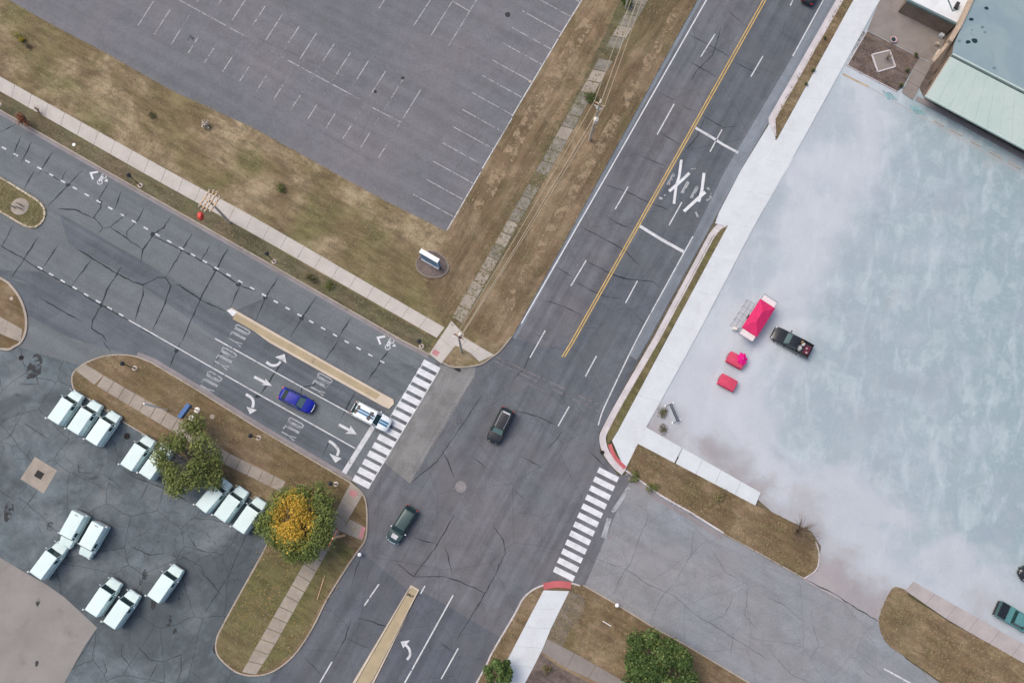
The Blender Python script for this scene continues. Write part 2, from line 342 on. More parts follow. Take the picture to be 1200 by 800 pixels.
def cr(pts, n=5, closed=False):            # smooth curve through points
    P = [Vector((p[0], p[1])) for p in pts]; out = []
    for i in range(len(P)-1):
        a = P[i-1] if i else P[0]*2-P[1]; b, c = P[i], P[i+1]; d = P[i+2] if i+2 < len(P) else c*2-b
        for k in range(n):
            t = k/n; out.append(tuple(.5*((2*b)+(c-a)*t+(2*a-5*b+4*c-d)*t*t+(3*b-a-3*c+d)*t**3)))
    out.append(tuple(P[-1])); return out
def W(pts): return [G2(p) for p in pts]
def ribbon_poly(line, w0, w1):             # world polyline -> polygon between offsets w0 and w1 (left positive)
    P = [Vector(p) for p in line]; L = []; R = []
    for i, p in enumerate(P):
        a = (P[i]-P[i-1]).normalized() if i else None; b = (P[i+1]-P[i]).normalized() if i+1 < len(P) else None
        a = a or b; b = b or a; n = (Vector((-a.y, a.x))+Vector((-b.y, b.x))); n = n.normalized()/max(.5, math.sqrt(max(.3, (1+a.dot(b))/2)))
        L.append(p+n*w0); R.append(p+n*w1)
    return L, R
def ribbon(mb, line, w0, w1, z0, z1, mi=0):
    L, R = ribbon_poly(line, w0, w1); n = len(L)
    vs = [(p.x, p.y, z1) for p in L]+[(p.x, p.y, z1) for p in R]; fs = []
    flip = w0 > w1
    for i in range(n-1):
        q = (i, i+1, n+i+1, n+i); fs.append(q[::-1] if flip else q)
    if z0 is not None:
        vs += [(p.x, p.y, z0) for p in L]+[(p.x, p.y, z0) for p in R]
        for i in range(n-1):
            for a, b in (((i, i+1), 1), ((n+i, n+i+1), -1)):
                q = (a[0], a[0]+2*n, a[1]+2*n, a[1]); fs.append(q if (b > 0) == flip else q[::-1])
        fs.append((0, n, 3*n, 2*n)); fs.append((n-1, 3*n-1, 4*n-1, 2*n-1))
    return mb.add(vs, fs, mi)
def sheet(name, pts, z, mat, parent=None, z0=None, kind='structure', **kw):
    o = MB().prism(W(pts), z0, z).build(name, mat, parent)
    if parent is None: tag(o, kind=kind, **kw)
    return o
def line(name, pts, wid, z, mat, parent, px=True):
    m = MB(); ribbon(m, W(pts) if px else pts, wid/2, -wid/2, None, z); return m.build(name, mat, parent)

# ================================================================== GROUND AND ROADS
m = MB(); m.prism([(-1500, -1500), (1500, -1500), (1500, 1500), (-1500, 1500)], None, -.06); tag(m.build('ground', 'far_land'), kind='structure')
ZY, ZA, ZB = 0., .004, .008
yard = sheet('mail_yard', [(-420, 60), (0, 297), (225, 440), (440, 590), (425, 640), (330, 785), (190, 1030), (-420, 1030)], ZY, 'asphalt_yard')
west = sheet('west_road', [(-400, -92), (0, 131), (122, 201), (300, 302), (472, 401), (530, 415), (600, 440), (560, 520), (440, 592), (412, 563), (300, 500), (225, 453), (155, 418), (100, 430), (0, 400), (-400, 175)], ZA, 'asphalt_west')
main = sheet('main_road', [(982, -300), (817, 0), (707, 200), (600, 394), (585, 410), (540, 429), (513, 421), (470, 490), (422, 571), (429, 600), (428, 632), (405, 665), (383, 700), (353, 755), (320, 787), (190, 1030), (428, 1030), (555, 805), (602, 720), (637, 686), (684, 690), (741, 556), (725, 557), (703, 530), (702, 507), (763, 395), (838, 257), (868, 200), (901, 144), (985, 0), (1150, -300)], ZB, 'asphalt_main')
east = sheet('east_road', [(738, 548), (775, 582), (807, 600), (847, 625), (900, 654), (942, 677), (1030, 727), (1062, 772), (1105, 802), (1320, 925), (1240, 1030), (877, 802), (805, 759), (680, 690), (650, 684)], ZA, 'asphalt_east')
# tonal strips where the road was resurfaced lane by lane
def lay(parent, pts, mat, z): return sheet('resurfaced_strip', pts, z, mat, parent)
lay(main, [(985, -300), (1148, -300), (985, -2), (868, 199), (763, 394), (702, 506), (700, 488), (664, 463), (659, 419), (671, 400), (785, 198), (896, 0)][0:0] or [(1062, -300), (1148, -300), (984, 0), (867, 199), (762, 394), (703, 502), (656, 472), (584, 424), (602, 396), (640, 408), (671, 400), (785, 200), (897, 0)], 'asphalt_main_dark', ZB+.003)
lay(main, [(966, 0), (984, 0), (901, 143), (868, 199), (762, 394), (746, 422), (738, 416), (812, 277), (850, 200), (929, 66)], 'asphalt_shoulder', ZB+.0045)
lay(main, [(421, 644), (477, 690), (412, 800), (270, 1030), (192, 1030), (321, 788), (354, 756), (384, 701), (406, 666)], 'asphalt_south', ZB+.003)
lay(main, [(493, 691), (586, 746), (556, 804), (430, 1028), (300, 1028), (441, 800)], 'asphalt_south', ZB+.003)
lay(main, [(516, 427), (528, 430), (557, 430), (556, 441), (522, 498), (480, 566), (450, 542), (487, 480)], 'asphalt_patch', ZB+.006)
lay(west, [(0, 322), (152, 376), (300, 460), (415, 526), (403, 552), (300, 499), (225, 452), (155, 417), (80, 395), (0, 352)], 'asphalt_west_dark', ZA+.003)
lay(west, [(70, 250), (270, 366), (455, 478), (436, 498), (345, 449), (257, 399), (160, 330), (80, 285)], 'asphalt_west_dark', ZA+.003)
lay(west, [(316, 347), (455, 424), (505, 430), (462, 470), (340, 400), (275, 364)], 'asphalt_west_mid', ZA+.003)
lay(west, [(-300, 135), (0, 316), (47, 318), (152, 376), (100, 402), (30, 330), (0, 322), (-300, 165)], 'asphalt_west_dark', ZA+.0045)
sheet('concrete_apron', [(-200, 545), (0, 653), (32, 672), (55, 685), (75, 699), (114, 735), (100, 755), (75, 800), (-40, 1010), (-400, 1010), (-400, 545)], ZY+.008, 'concrete_apron')

for x, y, r in ((170, 673, .55), (165, 682, .3), (180, 708, .5), (212, 702, .45), (197, 727, .6), (58, 616, .5), (40, 430, 1.3), (205, 740, .3), (252, 760, .4), (188, 690, .35), (10, 600, .9), (43, 777, .3), (44, 705, .4)):
    c = G(x, y); m = MB(); n = 14; zz = ZY+(.004 if y < 770 and not (x == 44) else .0125)
    m.prism([(c.x+.75*r*random.uniform(.75, 1.25)*math.cos(2*math.pi*k/n), c.y+1.25*r*random.uniform(.75, 1.25)*math.sin(2*math.pi*k/n)) for k in range(n)], None, zz); m.build('oil_spot', 'dark_smear', yard)
# ---- cracks, traced
def T(ox, oy, k=4.0): return lambda pts: [(ox+x/k, oy+y/k) for x, y in pts]
t5, t6, t3, t7, b1, b0 = T(0, 200), T(300, 200), T(600, 0), T(600, 200), T(300, 400), T(0, 400)
c0, c1, c2, c3 = T(0, 600), T(300, 600), T(600, 600), T(900, 600); e6 = T(600, 400)
def cracks(parent, lst, z, wid=.09, mat='crack_filler'):
    for pts in lst:
        P = [Vector(q) for q in W(pts)]; out = []
        for i in range(len(P)-1):
            n = max(2, int((P[i+1]-P[i]).length/.55)); pr = Vector((-(P[i+1]-P[i]).y, (P[i+1]-P[i]).x)).normalized()
            for k in range(n):
                out.append(P[i].lerp(P[i+1], k/n)+(pr*random.uniform(-.06, .06) if k else Vector((0, 0))))
        out.append(P[-1]); L, R = [], []
        vs = []; fs = []
        a, b = ribbon_poly(out, 1, -1)
        for i, p in enumerate(out):
            e = min(1, min(i, len(out)-1-i)*.35+.25); ww = wid*.5*random.uniform(.55, 1.5)*e
            d = (a[i]-p).normalized(); vs += [(*(p-d*ww), z), (*(p+d*ww), z)]
        fs = [(2*i, 2*i+2, 2*i+3, 2*i+1) for i in range(len(out)-1)]
        MB().add(vs, fs).build('crack', mat, parent)
cracks(west, [t5(p) for p in (
 [(385, 0), (320, 70), (225, 165)], [(310, 0), (290, 45), (320, 70)], [(205, 5), (260, 35), (320, 65)], [(160, 0), (115, 85)],
 [(510, 60), (465, 130), (475, 170), (440, 220), (482, 270), (455, 298)], [(570, 95), (540, 180)], [(270, 180), (350, 182), (440, 225)],
 [(482, 270), (515, 265), (600, 200)], [(515, 265), (585, 310), (668, 370)], [(675, 175), (640, 240), (595, 285), (595, 315)],
 [(805, 210), (770, 265), (715, 305), (670, 370), (660, 430)], [(900, 295), (850, 380), (780, 495)], [(985, 350), (945, 420)],
 [(1070, 360), (1010, 470), (940, 600), (900, 690), (855, 800)], [(715, 305), (850, 370), (1010, 460), (1130, 540), (1200, 565)], [(1125, 540), (1080, 640)],
 [(350, 360), (430, 410), (545, 480), (620, 520), (670, 535), (740, 500), (775, 500), (800, 540), (775, 620), (715, 750)],
 [(800, 540), (840, 535), (940, 605), (1060, 660)], [(670, 535), (672, 580), (632, 705)], [(430, 415), (335, 540)],
 [(570, 450), (500, 560), (475, 630), (435, 700), (430, 740), (480, 770), (500, 800)], [(180, 310), (110, 420), (50, 510)], [(275, 345), (200, 455)],
 [(0, 350), (90, 400), (180, 460), (330, 545), (475, 630), (610, 706)], [(60, 255), (10, 355)], [(190, 600), (300, 660), (380, 705)], [(610, 706), (710, 765), (790, 805)])]
 + [t6(p) for p in ([(105, 495), (45, 595), (0, 700)], [(285, 590), (215, 690), (160, 785)], [(445, 690), (385, 785)])]
 + [b1(p) for p in ([(385, 0), (320, 90)], [(630, 25), (580, 100), (520, 190)], [(150, 60), (100, 130), (40, 220), (10, 260)], [(300, 170), (270, 205), (215, 215), (210, 250)],
 [(465, 240), (430, 300), (395, 370)], [(350, 455), (310, 540)], [(240, 70), (270, 100)])] + [b0(p) for p in ([(850, 0), (825, 50), (790, 130)], [(485, 0), (520, 50)], [(1060, 20), (1000, 110)])]
 + [[(0, 155), (20, 130+15)], [(24, 160), (15, 185)], [(38, 165), (25, 190)], [(62, 178), (45, 205)]], ZA+.008, .15)
for q in (t5([(318, 66)]), t5([(715, 300)]), t5([(850, 365)]), t5([(1010, 465)]), t5([(475, 630)]), b0([(825, 42)]), t6([(45, 597)]), t6([(215, 690)]), t5([(470, 150)]), t5([(1120, 535)]), b1([(10, 255)])):
    c = G(*q[0]); m = MB(); n = 9
    m.prism([(c.x+math.cos(2*math.pi*k/n)*random.uniform(.12, .5), c.y+math.sin(2*math.pi*k/n)*random.uniform(.12, .45)) for k in range(n)], None, ZA+.0095); m.build('tar_spot', 'crack_filler', west)
cracks(main, [t3(p) for p in ([(830, 165), (900, 200), (1020, 265)], [(830, 290), (960, 360)], [(1040, 290), (1115, 330), (1160, 345)], [(790, 480), (820, 510), (870, 525)], [(680, 430), (760, 470)],
 [(690, 620), (740, 650), (790, 680)], [(600, 730), (720, 780)], [(1000, 40), (1090, 120)], [(890, 540), (990, 600), (1050, 590)], [(900, 560), (870, 640), (800, 720)], [(980, 130), (940, 260), (860, 340), (830, 400)])]
 + [t7(p) for p in ([(430, 65), (540, 100), (640, 150), (740, 185)], [(440, 210), (500, 250), (570, 275)], [(320, 260), (440, 325), (530, 375), (580, 430), (600, 440)], [(350, 425), (460, 480), (560, 520)],
 [(300, 520), (390, 570), (440, 590), (510, 600)], [(160, 610), (240, 635), (330, 680)], [(330, 735), (400, 740)], [(470, 490), (560, 510), (660, 520), (700, 550)], [(200, 450), (290, 500)], [(100, 760), (160, 790)])]
 + [c1(p) for p in ([(660, 240), (740, 300), (845, 160), (930, 10)], [(740, 300), (880, 300), (960, 325), (1080, 380)], [(420, 590), (530, 635)], [(480, 495), (600, 530), (690, 560)], [(445, 500), (420, 590), (360, 690)],
 [(220, 670), (310, 765)], [(1110, 60), (1160, 130), (1170, 190), (1080, 370), (940, 600)], [(740, 120), (850, 150)], [(880, 150), (900, 200), (920, 290)], [(500, 200), (470, 260), (450, 340)], [(850, 600), (930, 660)])]
 + [e6(p) for p in ([(40, 535), (140, 590)], [(0, 320), (120, 350), (215, 395)], [(0, 690), (60, 740)], [(110, 10), (60, 120), (0, 190)], [(360, 510), (450, 600)], [(240, 420), (170, 500)])]
 + [b1(p) for p in ([(870, 510), (900, 560), (930, 640)], [(1010, 540), (1090, 600)], [(1060, 250), (1000, 340), (850, 560), (715, 670)], [(850, 0), (900, 80)])], ZB+.0095, .10)
cracks(east, [c2(p) for p in ([(650, 0), (600, 110), (560, 230), (500, 320), (480, 390)], [(370, 210), (540, 270), (640, 340), (760, 390), (860, 480), (980, 550), (1120, 640), (1200, 690)],
 [(640, 530), (700, 400), (760, 330)], [(850, 80), (840, 200), (760, 330)], [(900, 520), (1000, 480), (1040, 380)], [(1040, 560), (1020, 680)], [(940, 180), (1000, 280), (1090, 330)], [(1110, 350), (1090, 480), (1160, 560)])]
 + [c3(p) for p in ([(0, 400), (70, 430), (180, 520)], [(0, 640), (110, 760), (200, 800)], [(200, 500), (240, 620), (190, 700)], [(430, 720), (520, 800)])], ZA+.006, .07, 'crack_soft')
cracks(yard, [b0(p) for p in ([(160, 120), (180, 200), (90, 200)], [(100, 350), (50, 440), (0, 470)], [(110, 380), (230, 460)], [(370, 560), (370, 610), (440, 620)], [(700, 650), (660, 740)], [(180, 690), (100, 800)],
 [(560, 590), (640, 640), (780, 690), (900, 760)], [(480, 620), (580, 690)], [(60, 60), (140, 130)])]
 + [c0(p) for p in ([(640, 620), (700, 690), (760, 700), (850, 665), (850, 740), (830, 800)], [(570, 610), (570, 670), (620, 735)], [(930, 265), (1000, 340), (1050, 400)], [(820, 230), (860, 210), (940, 250), (960, 300)],
 [(450, 545), (400, 640), (290, 800)], [(740, 700), (690, 800)], [(900, 750), (940, 780)], [(480, 680), (500, 740), (470, 800)], [(1180, 60), (1120, 180), (1070, 300), (960, 470)], [(880, 100), (920, 170), (990, 190)], [(600, 150), (700, 200), (790, 190)])], ZY+.006, .085)
cracks(east, [[(942, 678), (975, 694), (1000, 710), (1030, 728)]], .062, .12)

# ================================================================== VERGES
north_kerb = [(-400, -97), (0, 130), (122, 200), (300, 301), (472, 400), (503, 416)]
corner_n = cr([(517, 425), (528, 430), (540, 431), (562, 428), (577, 419), (587, 411), (600, 395)])
north_edge = [(-400, -97), (0, 130), (122, 200), (300, 301), (472, 400), (503, 416)] + corner_n + [(611, 375), (707, 200), (817, 0), (982, -300)]
V1 = north_edge + [(-400, -300)]
sheet('grass_verge', V1, .12, 'grass_north', z0=-.05)
sheet('grass_verge', [(-400, -98), (0, 129), (122, 199), (300, 300), (472, 399), (500, 414), (509, 397), (300, 277), (165, 201), (0, 108), (-400, -118)], .126, 'grass_strip')
sheet('grass_verge', [(683, 0), (600, 139), (565, 201), (524, 272), (498, 330), (521, 384), (545, 378), (585, 405), (600, 393), (706, 200), (816, 0), (980, -298), (850, -298)], .123, 'grass_roadside')
sheet('grass_verge', cr([(735, -20), (700, 60), (660, 140), (600, 250), (560, 340), (548, 372)], 3)+cr([(575, 330), (610, 262), (668, 160), (722, 66), (770, -20)], 3), .126, 'grass_strip')
V2k = cr([(86, 456), (84, 447), (86, 436), (100, 425), (125, 416), (155, 416), (178, 424)], 4)+[(225, 452), (300, 499), (412, 565)]+cr([(412, 565), (425, 577), (430, 590), (431, 610), (429, 632), (419, 647), (407, 665), (385, 700), (370, 730), (355, 755), (340, 773), (320, 787), (300, 792), (280, 789), (265, 779), (254, 766), (253, 750), (262, 729), (308, 646)], 4)
V2 = V2k + [(325, 612), (318, 598), (265, 566), (182, 517), (140, 492)]
sheet('grass_verge', V2, .12, 'grass_south', z0=-.05)
sheet('grass_verge', [(310, 648), (265, 728), (256, 750), (257, 765), (266, 776), (282, 785), (297, 788), (318, 783), (336, 769), (352, 752), (382, 698), (416, 645), (400, 632), (350, 645)], .126, 'grass_lush')
I1k = cr([(-80, 164), (0, 207), (25, 222), (44, 234), (53, 245), (52, 258), (44, 266), (34, 267), (22, 262), (0, 249), (-80, 204)], 4)
sheet('traffic_island', I1k, .12, 'grass_lush', z0=-.05)
I2k = cr([(-80, 282), (0, 324), (15, 335), (26, 351), (32, 370), (32, 387), (27, 400), (18, 407), (0, 410), (-80, 390)], 4)
sheet('grass_verge', I2k, .12, 'grass_south', z0=-.05)
sheet('grass_verge', [(1094, -180), (987, 0), (907, 140), (909, 165), (1000, 0), (1108, -180)], .12, 'grass_east', z0=-.05)
V4 = [(854, 264), (846, 266), (835, 277), (770, 400), (735, 460), (711, 505), (712, 521), (725, 505), (779, 400), (846, 282)]
sheet('grass_verge', V4, .12, 'grass_lush', z0=-.05)
V5 = [(746, 519), (885, 592), (903, 599)]+cr([(903, 599), (937, 617), (956, 632), (960, 648), (957, 667), (942, 678)], 4)+[(900, 654), (847, 625), (807, 600), (775, 582), (733, 552)]
sheet('grass_verge', V5, .12, 'grass_east', z0=-.05)
V6 = cr([(1105, 800), (1062, 770), (1042, 756), (1033, 742), (1030, 725), (1036, 706), (1047, 688), (1062, 691)], 4)+[(1064, 698), (1115, 730), (1200, 776), (1420, 905), (1400, 970)]
sheet('grass_verge', V6, .12, 'grass_east', z0=-.05)
V7 = cr([(430, 1025), (557, 800), (575, 765), (602, 719), (611, 702), (622, 691), (637, 684), (655, 681), (670, 682), (683, 686)], 4)+[(720, 707), (760, 732), (805, 757), (877, 800), (1230, 1005)]
sheet('grass_verge', V7, .12, 'grass_east', z0=-.05)
# bare earth beside the south path
sheet('bare_earth', cr([(668, 692), (684, 700), (682, 718), (668, 738), (658, 756), (642, 746), (655, 712), (668, 692)], 4), .127, 'soil_grey')

# ---- kerbs and gutters
def kerb(name, pts, mat='concrete_kerb', wd=.17, zt=.14, gutter=0, side=1, gm='concrete_gutter'):
    m = MB(); L = W(pts); ribbon(m, L, 0, -side*wd, -.03, zt); o = tag(m.build(name, mat), kind='structure')
    if gutter:
        g = MB(); ribbon(g, L, side*gutter, side*.001, None, .022); g.build('gutter', gm, o)
    return o
kerb('kerb', north_kerb, gutter=.45, side=-1); kerb('kerb', corner_n+[(611, 375), (707, 200), (817, 0), (982, -300)][:0], side=-1)
m = MB(); ribbon(m, W([(600, 395), (611, 375), (707, 200), (817, 0), (982, -300)]), .02, -.55, None, .016); tag(m.build('gutter', 'asphalt_shoulder'), kind='structure')
kerb('kerb', V2k[:V2k.index((225, 452))+2]+[(412, 565)]+V2k[V2k.index((300, 499))+3:], gutter=.0, side=1, mat='concrete_kerb')
m = MB(); ribbon(m, W([(160, 417), (178, 424), (225, 452), (300, 499), (411, 564)]), .55, .002, None, .022); tag(m.build('gutter', 'concrete_gutter'), kind='structure')
kerb('kerb', [(308, 646), (325, 612), (318, 598), (265, 566), (182, 517), (140, 492), (86, 456)], side=1, wd=.14)
kerb('kerb', I1k, mat='concrete_cap', wd=.24, side=1); kerb('kerb', I2k, mat='concrete_kerb', wd=.3, side=1)
kerb('kerb', [(1094, -180), (987, 0), (907, 140), (908, 160)], mat='concrete_kerb_pale', wd=.16, side=-1, gutter=.75, gm='concrete_kerb_pale')
kerb('kerb', cr([(851, 264), (843, 268), (835, 278)], 3)+cr([(770, 400), (735, 460), (713, 500), (708, 514), (712, 529), (722, 543), (732, 552)], 4), mat='concrete_kerb_pale', wd=.2, side=-1, gutter=.62, gm='concrete_kerb_pale')
kerb('kerb', [(733, 552), (775, 582), (807, 600), (847, 625)], mat='concrete_kerb_pale', wd=.22, side=-1)
kerb('kerb', [(847, 625), (900, 654), (942, 678)], wd=.12, zt=.125, side=-1)
kerb('kerb', cr([(942, 678), (957, 667), (960, 648), (956, 634)], 4), mat='concrete_kerb_pale', wd=.14, side=-1)
kerb('kerb', V7[:V7.index((683, 686)) if (683, 686) in V7 else 37], mat='concrete_kerb_pale', wd=.2, side=1)
kerb('kerb', [(683, 686), (720, 707), (760, 732), (805, 757), (877, 800), (1230, 1005)], wd=.16, side=-1, mat='concrete_kerb')
# dark repaired gutter pieces at the east road mouth
m = MB(); ribbon(m, W([(738, 557), (775, 585), (806, 602), (847, 628)]), -.02, -.5, None, .024); tag(m.build('gutter', 'concrete_gutter'), kind='structure')

# ================================================================== PAVEMENTS (slab by slab)
def walk(name, left, right, n, mat, z=.15, gap=.015, skip=(), z0=.0, jit=.004):
    root = empty(name, (0, 0, 0), kind='structure')
    Lp, Rp = [Vector(p) for p in W(left)], [Vector(p) for p in W(right)]
    def at(P, t):
        d = [0]; 
        for i in range(len(P)-1): d.append(d[-1]+(P[i+1]-P[i]).length)
        s = t*d[-1]
        for i in range(len(P)-1):
            if s <= d[i+1]+1e-6: return P[i].lerp(P[i+1], (s-d[i])/max(1e-6, d[i+1]-d[i]))
        return P[-1]
    ts = n if isinstance(n, (list, tuple)) else [i/n for i in range(n+1)]
    for i in range(len(ts)-1):
        if i in skip: continue
        a, b, c, d = at(Lp, ts[i]), at(Lp, ts[i+1]), at(Rp, ts[i+1]), at(Rp, ts[i])
        g = gap/max(.3, (b-a).length); a2, b2, c2, d2 = a.lerp(b, g), b.lerp(a, g), c.lerp(d, g), d.lerp(c, g)
        mt = mat if isinstance(mat, str) else mat(i) if callable(mat) else random.choice(mat)
        MB().prism([tuple(p) for p in (a2, b2, c2, d2)], z0, z+random.uniform(-jit, jit)).build('slab', mt, root)
    return root
walk('north_sidewalk', [(-380, -115), (0, 90), (197, 200), (300, 256), (521, 384)], [(-380, -97), (0, 107), (163, 200), (300, 276), (512, 396)], 46, 'concrete_north', gap=.02)
walk('corner_ramp', [(529, 376), (503, 415)], [(544, 392), (517, 426)], 2, 'concrete_north', z=.155)
tactile = sheet('tactile_strip', [(509, 409), (506, 414), (512, 418), (516, 413)], .1595, 'tactile_pink')
walk('corner_sidewalk', [(531, 388), (550, 399), (565, 408), (579, 416)], [(527, 403), (540, 407), (556, 417), (562, 424)], 3, 'concrete_north', z=.151)
walk('old_sidewalk', [(791, -80), (740, 3), (697, 78), (668, 130), (641, 178), (604, 243), (569, 305), (541, 352), (530, 372)], [(806, -80), (755, 8), (710, 86), (680, 137), (653, 186), (614, 250), (580, 312), (553, 359), (542, 379)], 34, lambda i: 'concrete_old' if (i > 25 and i != 28) or i in (5, 9, 13, 14, 18) else 'concrete_overgrown', z=.136, gap=.07, skip=(11, 22), jit=.006)
walk('south_verge_path', [(88, 433), (100, 426)], [(111, 451), (122, 440)], 1, 'concrete_old', z=.15)
walk('south_verge_path', [(122, 440), (212, 492), (265, 529), (335, 564)], [(114, 452), (200, 504), (262, 543), (330, 576)], 17, 'concrete_old', z=.149, gap=.04)
walk('corner_ramp', [(411, 566), (393, 600)], [(426, 578), (406, 612)], 2, 'concrete_old', z=.151)
walk('corner_ramp', [(410, 608), (429, 618)], [(399, 622), (425, 633)], 2, 'concrete_old', z=.153)
sheet('tactile_strip', [(412, 573), (409, 579), (416, 583), (420, 577)], .158, 'tactile_pink')
sheet('tactile_strip', [(424, 616), (428.5, 618), (425, 631), (420.5, 629)], .160, 'tactile_pink')
walk('corner_path', [(393, 600), (368, 640), (344, 682), (300, 758), (284, 787)], [(406, 612), (384, 646), (360, 688), (317, 764), (300, 790)], 15, 'concrete_old', z=.149, gap=.045)
walk('west_path', [(-60, 338), (0, 371), (27, 386)], [(-66, 355), (0, 391), (25, 401)], 5, 'concrete_old', z=.149)
walk('east_sidewalk', [(1110, -185), (1000, 0), (908, 168), (852, 266), (779, 402), (724, 505)], [(1142, -185), (1031, 0), (929, 185), (884, 264), (812, 402), (750, 513)], 19, 'concrete_new', z=.15, gap=.006, jit=.001)
walk('east_ramp', cr([(724, 505), (717, 516)], 1), [(751, 512), (732, 551)], 1, 'concrete_new', z=.146)
walk('cross_sidewalk', [(756, 500), (891, 577)], [(746, 519), (885, 592)], [0, .32, .33, .5, .66, .83, 1], 'concrete_new', z=.151, skip=(1,))
arc = cr([(712, 521), (716, 532), (722, 541), (731, 550)], 5)
m = MB(); ribbon(m, W(arc), 0, -.48, None, .153); 
m2 = MB(); ribbon(m2, W(arc), 0, .5, None, .1535); tag(m2.build('tactile_strip', 'tactile_red'), kind='structure')
sheet('driveway_apron', [(909, 162), (930, 186), (884, 264), (853, 266), (838, 262), (842, 250), (868, 200), (901, 146)], .11, 'concrete_new', z0=0)
walk('far_sidewalk', [(1070, 681), (1200, 755), (1430, 888)], [(1060, 691), (1115, 729), (1190, 771), (1420, 903)], 14, 'concrete_dusty', z=.128, gap=.02)
walk('south_sidewalk', [(637, 691), (600, 762), (470, 1010)], [(667, 692), (640, 747), (635, 762), (615, 800), (500, 1010)], 14, 'concrete_new', z=.152, gap=.01)
m = MB(); ribbon(m, W(cr([(637, 687), (653, 684.5), (669, 686)], 4)), .45, -.35, None, .157); tag(m.build('tactile_strip', 'tactile_red'), kind='structure')
walk('side_path', [(641, 748), (660, 757), (730, 797), (800, 838)], [(634, 763), (655, 778), (716, 806), (790, 848)], [0, .2, .36, .55, .75, 1], ['concrete_new', 'concrete_patio', 'concrete_patio'], z=.147, gap=.03)

# ================================================================== PARKING LOT NORTH, DUSTY LOT EAST
nlot = sheet('north_parking_lot', [(-400, -225), (10, 0), (60, 29), (125, 63), (200, 106), (300, 152), (392, 203), (450, 235), (522, 271), (565, 200), (600, 137), (682, 0), (850, -290), (-400, -290)], .128, 'asphalt_north_lot')
dlot = sheet('dusty_lot', [(1125, -180), (1015, 0), (915, 180), (868, 266), (795, 402), (742, 505), (752, 512), (888, 585), (905, 600), (950, 622), (962, 640), (958, 668), (941, 679), (1030, 728), (1040, 706), (1062, 690), (1430, 905), (1750, 700), (1500, -180)], .06, 'dust_lot', z0=-.02)
L3 = lambda a, b, w, mat, nm='bay_line': line(nm, [a, b], w, .132, mat, nlot)
L3((120, -49), (289, 44), .13, 'paint_lot'); L3((289, 44), (337, 71), .12, 'paint_lot_faint'); L3((337, 71), (422, 117), .13, 'paint_lot'); L3((437, 127), (470, 144), .14, 'paint_lot')
tops = [(250, -27), (270, -16), (291, -4), (311, 8), (331, 18), (352, 30), (371, 40), (392, 52), (411, 62), (432, 72), (452, 84), (472, 94), (493, 106)]
bots = [(201, 53), (221, 63), (240, 74), (261, 85), (281, 96), (301, 107), (321, 117), (341, 129), (361, 140), (382, 151), (402, 163), (423, 173), (444, 185)]
for i, (a, b) in enumerate(zip(tops, bots)):
    la = lambda t: (a[0]+(b[0]-a[0])*t, a[1]+(b[1]-a[1])*t)
    last = i == len(tops)-1
    L3(a, la(.27 if i % 2 else .38), .13, 'paint_lot'); L3(la(.27 if i % 2 else .38), la(.55), .1, 'paint_lot' if last else 'paint_lot_faint')
    L3(la(.55), la(.78), .1, 'paint_lot_faint'); L3(la(.78), b, .13, 'paint_lot')
for a, b in (((181, 41), (200, 12)), ((162, 31), (185, -5)), ((451, 0), (444, 11)), ((505, 0), (484, 32)), ((531, 1), (504, 44)), ((559, 0), (526, 54)), ((530, 2), (550, 14)), ((559, 0), (575, -25)), ((531, 1), (548, -26)), ((330, -40), (318, -20))):
    L3(a, b, .13, 'paint_lot')
L3((682, 0), (655, 44), .13, 'paint_white', 'edge_line'); L3((654, 46), (600, 137), .13, 'paint_white', 'edge_line'); L3((600, 139), (565, 198), .13, 'paint_white', 'edge_line'); L3((564, 201), (524, 270), .12, 'paint_white', 'edge_line')
for i, (x, y) in enumerate([(693, -17), (681, 4), (668, 20), (658, 39), (647, 59), (636, 77), (624, 97), (612, 115), (600, 135), (589, 155), (578, 175), (566, 194), (554, 215), (542, 234), (531, 254)]):
    L3((x, y), (x-47, y-26), .12, 'paint_lot')
cracks(nlot, [[(460, 15), (485, 32), (515, 48), (545, 60), (600, 92)], [(300, 45), (340, 62), (375, 78), (400, 92)], [(290, 110), (345, 138), (400, 168), (440, 192)], [(140, 28), (190, 52), (240, 72), (290, 95)], [(590, 120), (545, 185), (520, 215)], [(640, 20), (590, 110)]], .133, .09, 'crack_soft')
for x, y, r in ((595, 18, .4), (224, 46, .45), (472, 92, .25), (440, 108, .25)):
    c = G(x, y); m = MB(); m.lathe([(r, 0), (r*.95, .003)], 12, (c.x, c.y, .129)); m.build('oil_spot', 'dark_smear', nlot)
for pts, wd, mt in (([(796, 10), (744, 100), (684, 205), (622, 310), (590, 370)], .7, 'track_tan'), ([(690, 24), (646, 95), (606, 165), (558, 250)], .9, 'track_tan')):
    m = MB(); ribbon(m, W(cr(pts, 6)), wd, -wd, None, .1285); tag(m.build('worn_track', mt), kind='structure')
# faint stall marks and wheel stops along the garden edge
line('lot_line', [(987, 87), (1017, 102)], .3, .066, 'tan_line', dlot); line('lot_line', [(1017, 102), (1200, 205)], .12, .066, 'concrete_dusty', dlot)
for x, y in ((1042, 113), (1074, 130)):
    sheet('accessible_marking', [(x-9, y-7), (x+2, y-4), (x+10, y+5), (x-2, y+4)], .067, 'paint_teal', dlot)

